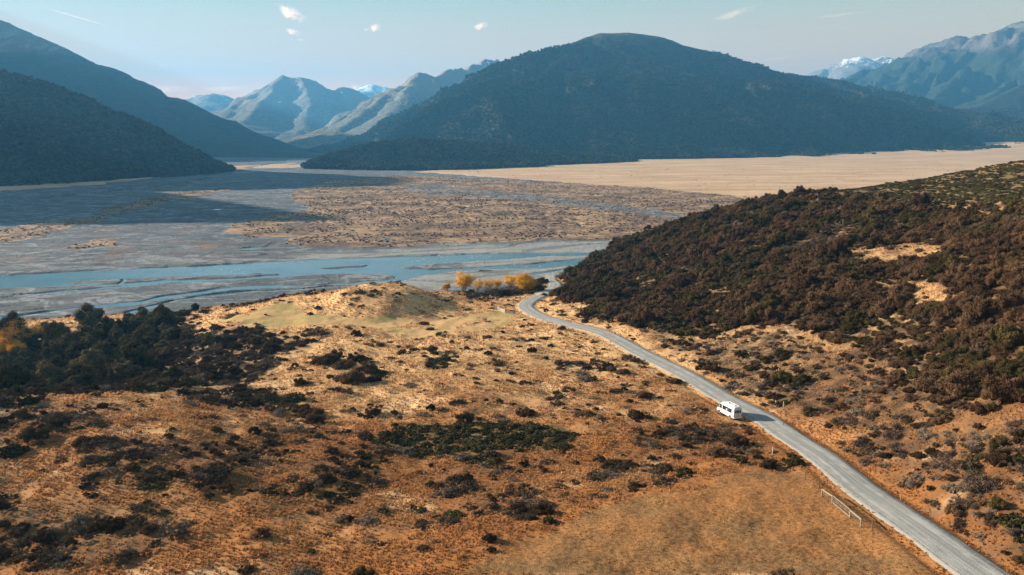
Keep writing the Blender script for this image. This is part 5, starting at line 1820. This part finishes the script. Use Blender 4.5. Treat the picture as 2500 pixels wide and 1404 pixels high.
def build_gate():
    a, b = gxy(2031, 1229), gxy(2075, 1265)
    g = empty('farm_gate', a)
    tag(g, 'pale metal farm gate with mesh panels at the paddock corner beside the road', 'gate')
    d = (b - a)
    dn = d.normalized()
    a2, b2 = Vector((0, 0, 0)) + dn * .22, d - dn * .14
    bm = bmesh.new()
    for z in (0.18, 1.1):
        bar(bm, a2 + Vector((0, 0, z)), b2 + Vector((0, 0, z)), 0.09, sides=8)
    for t in (0, 1.0):
        q = a2.lerp(b2, t)
        bar(bm, q + Vector((0, 0, .15)), q + Vector((0, 0, 1.14)), 0.09, sides=8)
    bmobj('gate_frame', bm, M_WHITEWOOD, g)
    for t in (.25, .5, .75):
        bm = bmesh.new()
        q = a2.lerp(b2, t)
        bar(bm, q + Vector((0, 0, .19)), q + Vector((0, 0, 1.09)), 0.08, sides=8)
        bmobj('upright', bm, M_WHITEWOOD, g)
    bm = bmesh.new()
    for z in np.arange(.3, 1.08, .15):
        bar(bm, a2 + Vector((0, 0, z)), b2 + Vector((0, 0, z)), 0.014)
    L = (b2 - a2).length
    for t in np.arange(.3, L, .3):
        q = a2 + dn * t
        bar(bm, q + Vector((0, 0, .19)), q + Vector((0, 0, 1.08)), 0.010)
    bmobj('wire_mesh', bm, M_WIRE, g)

    def railing(name, p, q, lab, ext):
        o = empty(name, p)
        tag(o, lab, 'fence', 'white top rails either side of the gate')
        e = q - p
        for s_, w in ((Vector((0, 0, 0)), .17), (e, .17)):
            bm = bmesh.new()
            bar(bm, s_ - Vector((0, 0, .2)), s_ + Vector((0, 0, 1.08)), w, sides=10)
            bmobj('post', bm, M_WHITEWOOD, o)
        bm = bmesh.new()
        bar(bm, Vector((0, 0, 1.02)), e + Vector((0, 0, 1.02)), 0.13, 0.13)
        bmobj('rail', bm, M_WHITEWOOD, o)
        bm = bmesh.new()
        for z in (.3, .55, .8, .92):
            bar(bm, Vector((0, 0, z)), e + Vector((0, 0, z)), .012)
        bmobj('fence_wire', bm, M_WIRE, o)
    railing('rail_fence', gxy(2006, 1212), a, 'white top rail on two posts to the left of the metal gate', 0)
    railing('rail_fence', b, gxy(2101, 1287), 'white top rail on two posts to the right of the metal gate', 0)


build_gate()


def build_posts():
    L = [(1893, 990, 1.1, 'thin pale post in the grass right of the van shadow, left one of a pair', M_PALEPOST), (1912, 994, 1.2, 'thin pale post in the grass right of the van shadow, right one of a pair', M_PALEPOST),
         (1885, 1113, 1.5, 'weathered pale fence post among shrubs below the gravel road', M_PALEPOST), (2325, 1220, 1.2, 'short white marker post beside a brown bush right of the road', M_WHITEWOOD),
         (1734, 1014, 1.3, 'thin dark fence post just left of the van', M_OLDWOOD), (1965, 1172, 1.3, 'dark fence post at the top corner of the mown paddock', M_OLDWOOD), (1998, 1200, 1.3, 'dark fence post next to the white rail left of the gate', M_OLDWOOD),
         (2128, 1296, 1.2, 'dark fence post below the right end of the white rail', M_OLDWOOD), (2199, 1221, 1.0, 'small white marker post on the far edge of the road opposite the gate', M_WHITEWOOD), (1912, 1040, 1.1, 'thin weathered post on the grassy right bank below the van shadow', M_OLDWOOD)]
    for px, py, h, lab, m in L:
        p = gxy(px, py)
        bm = bmesh.new()
        bar(bm, Vector((0, 0, -.3)), Vector((0.03, 0, h)), 0.13, sides=8)
        bmesh.ops.bevel(bm, geom=[e for e in bm.edges if e.verts[0].co.z > h - .1 and e.verts[1].co.z > h - .1], offset=0.02, affect='EDGES')
        o = bmobj('fence_post', bm, m)
        o.location = p
        tag(o, lab, 'post', 'fence posts along the road and paddock')


build_posts()


def build_far_gate():
    a, b = gxy(1213, 757), gxy(1233, 765)
    o = empty('farm_gate', a)
    tag(o, 'small pale gate at the far end of the meadow by the road bend', 'gate')
    d = b - a
    bm = bmesh.new()
    for z in (.3, .55, .8, 1.05, 1.3):
        bar(bm, Vector((0, 0, z)), d + Vector((0, 0, z)), 0.07)
    bmobj('gate_bars', bm, M_GALV, o)
    for t in (0, 1):
        bm = bmesh.new()
        bar(bm, d * t, d * t + Vector((0, 0, 1.45)), .16, sides=8)
        bmobj('post', bm, M_WHITEWOOD, o)
    bm = bmesh.new()
    bar(bm, Vector((0, 0, .3)), d + Vector((0, 0, 1.3)), 0.06)
    bmobj('brace', bm, M_GALV, o)


build_far_gate()


# ---- trees with trunks and open crowns
def tube(V, F, pts, rad, sides=6):
    k0 = len(V)
    for i, (p, r) in enumerate(zip(pts, rad)):
        d = (pts[min(i + 1, len(pts) - 1)] - pts[max(i - 1, 0)])
        d = d / (np.linalg.norm(d) + 1e-9)
        a = np.cross(d, [0.3, 0.9, 0.1])
        a /= np.linalg.norm(a) + 1e-9
        b = np.cross(d, a)
        for s in range(sides):
            t = 2 * math.pi * s / sides
            V.append(p + (a * math.cos(t) + b * math.sin(t)) * r)
    for i in range(len(pts) - 1):
        for s in range(sides):
            q = k0 + i * sides
            F.append((q + s, q + (s + 1) % sides, q + sides + (s + 1) % sides, q + sides + s))


def skeleton(seed, h, spread, stems, lean=0.0):
    rg = np.random.default_rng(seed)
    V, F, tips = [], [], []

    def grow(p, d, L, r, depth):
        pts, rad = [p], [r]
        q = p
        for i in range(4):
            d = d + rg.normal(0, .13, 3) + np.array([0, 0, .05])
            d /= np.linalg.norm(d)
            q = q + d * L / 4
            pts.append(q)
            rad.append(r * (1 - .16 * (i + 1)))
            if depth < 3 and i >= 1:
                for _ in range(1 if depth else 2):
                    side = rg.normal(0, 1, 3)
                    side[2] = abs(side[2]) * .45
                    side /= np.linalg.norm(side)
                    nd = d * .6 + side * .75 * spread
                    nd /= np.linalg.norm(nd)
                    grow(q, nd, L * rg.uniform(.42, .66), r * .5, depth + 1)
        if depth >= 1:
            tips.append((q, depth))
            tips.append((pts[-2], depth))
        tube(V, F, pts, rad, 6 if depth < 2 else 4)
    for s in range(stems):
        a = 2 * math.pi * s / stems + rg.uniform(0, 1)
        d = np.array([math.cos(a) * .28 * spread + lean, math.sin(a) * .28 * spread, 1.0])
        d /= np.linalg.norm(d)
        grow(np.array([math.cos(a) * .15, math.sin(a) * .15, -.25]), d, h * .62 * rg.uniform(.85, 1.05), h * .022, 0)
    return np.array(V), np.array(F), tips, rg


def open_tree(name, px, py, h, seed, leafmat, spread, stems, per, size, lab, cat, group, dens=1.0, sz=.45, frac=1.0):
    p = gxy(px, py)
    V, F, tips, rg = skeleton(seed, h, spread, stems)
    o = empty(name, p, rg.uniform(0, 6))
    tag(o, lab, cat, group)
    mesh_np('trunk', V, F, M_BARK, parent=o)
    Ps, Ns = [], []
    zmin = h * .28
    for q, dp in tips:
        if rg.uniform() > frac or q[2] < zmin:
            continue
        n = int(per * dens)
        off = rg.normal(0, 1, (n, 3)) * sz * h / 8 * np.array([1, 1, .55])
        Ps.append(q + off)
        Ns.append(off + [0, 0, .2])
    P, N = np.vstack(Ps), np.vstack(Ns)
    v, f = leaf_quads(P, N / (np.linalg.norm(N, axis=1)[:, None] + 1e-9), size, rg, aspect=.6)
    c = mesh_np('crown', v, f, leafmat, parent=o)
    add_attr(c.data, 'leaf', np.repeat(np.clip(rg.normal(.5, .25, len(P)), 0, 1), 4))
    return o


GA = 'autumn trees on the terrace edge above the river'
open_tree('autumn_tree', 1091, 714, 4.8, 1, M_ORANGE, 1.4, 4, 8, .15, 'small orange tree at the left end of the row above the river', 'tree', GA)
open_tree('autumn_tree', 1132, 716, 8.4, 2, M_ORANGE, 1.55, 6, 9, .15, 'broad golden orange tree on several dark stems, largest of the row', 'tree', GA, sz=.55)
open_tree('autumn_tree', 1166, 716, 8.0, 3, M_ORANGE, 1.5, 5, 5, .14, 'thin crowned orange tree just right of the largest orange tree', 'tree', GA)
open_tree('autumn_tree', 1192, 712, 7.2, 4, M_ORANGE, 1.4, 5, 4, .14, 'nearly bare tree with a few orange leaves between the orange trees', 'tree', GA)
open_tree('autumn_tree', 1213, 707, 5.6, 5, M_ORANGE, 1.5, 5, 6, .15, 'sparse low orange tree in front of the grey gravel bar', 'tree', GA)
open_tree('autumn_tree', 1246, 706, 7.6, 6, M_ORANGE, 1.55, 6, 9, .15, 'wide orange tree left of the round yellow tree', 'tree', GA, sz=.55)
open_tree('autumn_tree', 1270, 702, 7.4, 7, M_ORANGE, 1.5, 5, 8, .15, 'orange crown showing behind the round yellow tree', 'tree', GA, sz=.5)
open_tree('autumn_tree', 1287, 716, 7.0, 8, M_YELLOW, 1.0, 8, 26, .15, 'dense round golden yellow tree left of the road bend', 'tree', GA, sz=.95)
GB = 'autumn trees beside the dark bush at the left edge'
open_tree('autumn_tree', 32, 872, 11.5, 11, M_ORANGE, 1.1, 4, 4, .15, 'tall thin orange tree at the left edge in front of the riverbed', 'tree', GB)
open_tree('autumn_tree', 66, 850, 10.0, 12, M_ORANGE, 1.1, 4, 9, .16, 'tall orange tree touching the dark trees at the left edge', 'tree', GB)
open_tree('autumn_tree', 4, 872, 6.5, 13, M_YELLOW, 1.1, 4, 14, .17, 'low yellow tree cut by the left edge of the picture', 'tree', GB, sz=.7)
open_tree('autumn_tree', 42, 878, 5.6, 14, M_YELLOW, 1.0, 4, 12, .17, 'small yellow tree below the tall orange ones', 'tree', GB, sz=.7)


# ---- driftwood, dust, clouds, vapour trail
def build_log():
    p = at(1188, 664, bedfn)
    o = None
    V, F = [], []
    rg = np.random.default_rng(4)
    tube(V, F, [np.array([x, .15 * math.sin(x), .55 - .03 * x]) for x in np.linspace(-4.5, 4.5, 9)], [.5, .46, .42, .4, .36, .3, .24, .2, .12], 8)
    for k in range(6):
        a = rg.uniform(0, 6.28)
        tube(V, F, [np.array([-4.4, 0, .5]), np.array([-5.0, math.cos(a) * .8, .6 + math.sin(a) * .7])], [.22, .05], 5)
    for x, dy, dz in ((1.0, 1.4, 1.0), (-1.5, -1.2, 1.3), (2.6, 1.0, .9)):
        tube(V, F, [np.array([x, 0, .5]), np.array([x + .9, dy, dz])], [.14, .05], 5)
    o = mesh_np('driftwood_log', np.array(V), np.array(F), plain('red_brown_wood', (0.15, .075, .045), .9, .1, var=.4, scale=2))
    o.location = (p[0], p[1], 0.55)
    o.rotation_euler = (0, 0, .15)
    tag(o, 'red brown log stranded on the pale gravel bar', 'log')


build_log()


def vol_obj(name, center, size, rz, density, seed, nscale, col, lab=None, cat=None, group=None, kind=None, tilt=0.0, thr=(0.42, 0.62), stretch=(1, 1, 1), lumps=5, aniso=0.0):
    rg = np.random.default_rng(seed)
    Vs, Fs, off = [], [], 0
    v, f = sphere_np((0, 0, 0), (1, 1, 1), 28, 16)
    me = mesh_np(name, v, f, None)
    t = NT(name)
    tc = t.n('ShaderNodeTexCoord').outputs['Object']
    nz = t.noise(t.map(tc, tuple(nscale * 1.3 * q for q in stretch)), 1.0, 6, 0.68, 0.8)
    ln = t.n('ShaderNodeVectorMath', operation='LENGTH')
    t.l(tc, ln.inputs[0])
    fall = t.ramp(ln.outputs['Value'], 0.0, 1.0, 0.16, -0.40)
    d = t.ramp(t.math('ADD', nz, fall), thr[0], thr[1], 0, density)
    pv = t.n('ShaderNodeVolumePrincipled')
    pv.inputs['Color'].default_value = (*col, 1)
    pv.inputs['Anisotropy'].default_value = aniso
    t.l(d, pv.inputs['Density'])
    t.l(pv.outputs[0], t.out.inputs['Volume'])
    t.m.cycles.volume_step_rate = 1.0
    me.data.materials.append(t.m)
    me.location = center
    me.scale = size
    me.rotation_euler = (0, tilt, rz)
    tag(me, lab, cat, group, kind)
    return me


def dust():
    p = gxy(1316, 724)
    vol_obj('road_dust', p + Vector((0, 0, 1.3)), (5.5, 5.5, 2.0), 0.4, 0.35, 3, 2.0, (.95, .93, .9), 'thin puff of pale dust over the road bend', 'dust', None, 'stuff', thr=(.5, .8))
    p = gxy(1350, 712)
    vol_obj('road_dust', p + Vector((0, 0, 1.5)), (3.5, 7.0, 1.8), 0.2, 0.14, 4, 2.0, (.95, .93, .9), 'faint dust hanging over the road behind the bend', 'dust', None, 'stuff', thr=(.5, .8))


dust()


def clouds():
    YD = 24000
    L = [(710, 31, 40, 20, -28, 'large white cloud high above the central peak', 0.010, 2), (714, 77, 22, 11, -20, 'small ragged cloud just below the large white one', 0.006, 3), (735, 97, 15, 3.5, -8, 'thin wisp under the small ragged cloud', 0.004, 4),
         (915, 67, 15, 13, 0, 'small puffy cloud above the snowy far peak', 0.009, 5), (895, 72, 9, 4, 0, 'tiny wisp left of the small puffy cloud', 0.004, 6), (1172, 63, 21, 11, 12, 'small oval cloud above the shoulder of the main mountain', 0.008, 7),
         (397, 160, 12, 3, 0, 'faint tiny cloud above the left hillside', 0.004, 8), (400, 218, 75, 15, 0, 'long low cloud bank behind the far left range', 0.005, 9), (545, 216, 75, 10, 0, 'thin low cloud bank left of the central peak', 0.004, 10),
         (868, 212, 16, 8, 0, 'small low cloud between central peak and snowy peak', 0.005, 11), (1790, 33, 62, 12, 16, 'soft slanting streak of cloud above the main mountain', 0.0022, 12), (1905, 142, 80, 3.5, 6, 'thin straight streak of cloud right of the main mountain', 0.0020, 13),
         (2050, 36, 90, 5, 7, 'very faint long streak high on the right', 0.0010, 14)]
    for px, py, hw, hh, ang, lab, dn, seed in L:
        Y = 30000 if 205 < py < 225 else YD
        c = at_y(px, py, Y)
        k = Y / (FPX) * 1.0
        vol_obj('cloud', c, (hw * k * 1.9, hh * k * 2.4, hh * k * 1.9), 0, dn * 20 / max(hh, 5) * .55, seed, 1.7, (1.0, .97, .98), lab, 'cloud', 'small clouds in the pale sky', tilt=-R(ang), thr=(.46, .78), stretch=(1.7, 1, 1.3), aniso=0.0)
    a, b = at_y(75, 9, YD), at_y(300, 74, YD)
    c = (a + b) / 2
    Ln = np.linalg.norm(b - a)
    vol_obj('vapour_trail', c, (Ln / 2 * 1.1, 60, 24), 0, 0.010, 21, 1.2, (1, 1, 1), 'long thin aircraft vapour trail high on the left', 'vapour trail', tilt=math.atan2(a[2] - b[2], b[0] - a[0]), thr=(.2, .5), stretch=(6, 1, 1))


clouds()


# ================================================================== HAZE
def haze():
    x0, x1, y0, y1, z0, z1 = -13000, 13000, -700, 16500, -420, 1290
    V = [(x, y, z) for z in (z0, z1) for y in (y0, y1) for x in (x0, x1)]
    F = [(0, 2, 3, 1), (4, 5, 7, 6), (0, 1, 5, 4), (2, 6, 7, 3), (0, 4, 6, 2), (1, 3, 7, 5)]
    t = NT('haze')
    pv = t.n('ShaderNodeVolumePrincipled')
    pv.inputs['Color'].default_value = (0.10, 0.355, 0.66, 1)
    pv.inputs['Density'].default_value = 0.000088
    pv.inputs['Anisotropy'].default_value = 0.25
    t.l(pv.outputs[0], t.out.inputs['Volume'])
    t.m.cycles.homogeneous_volume = True
    o = mesh_np('haze', V, F, t.m)
    tag(o, kind='stuff')


haze()
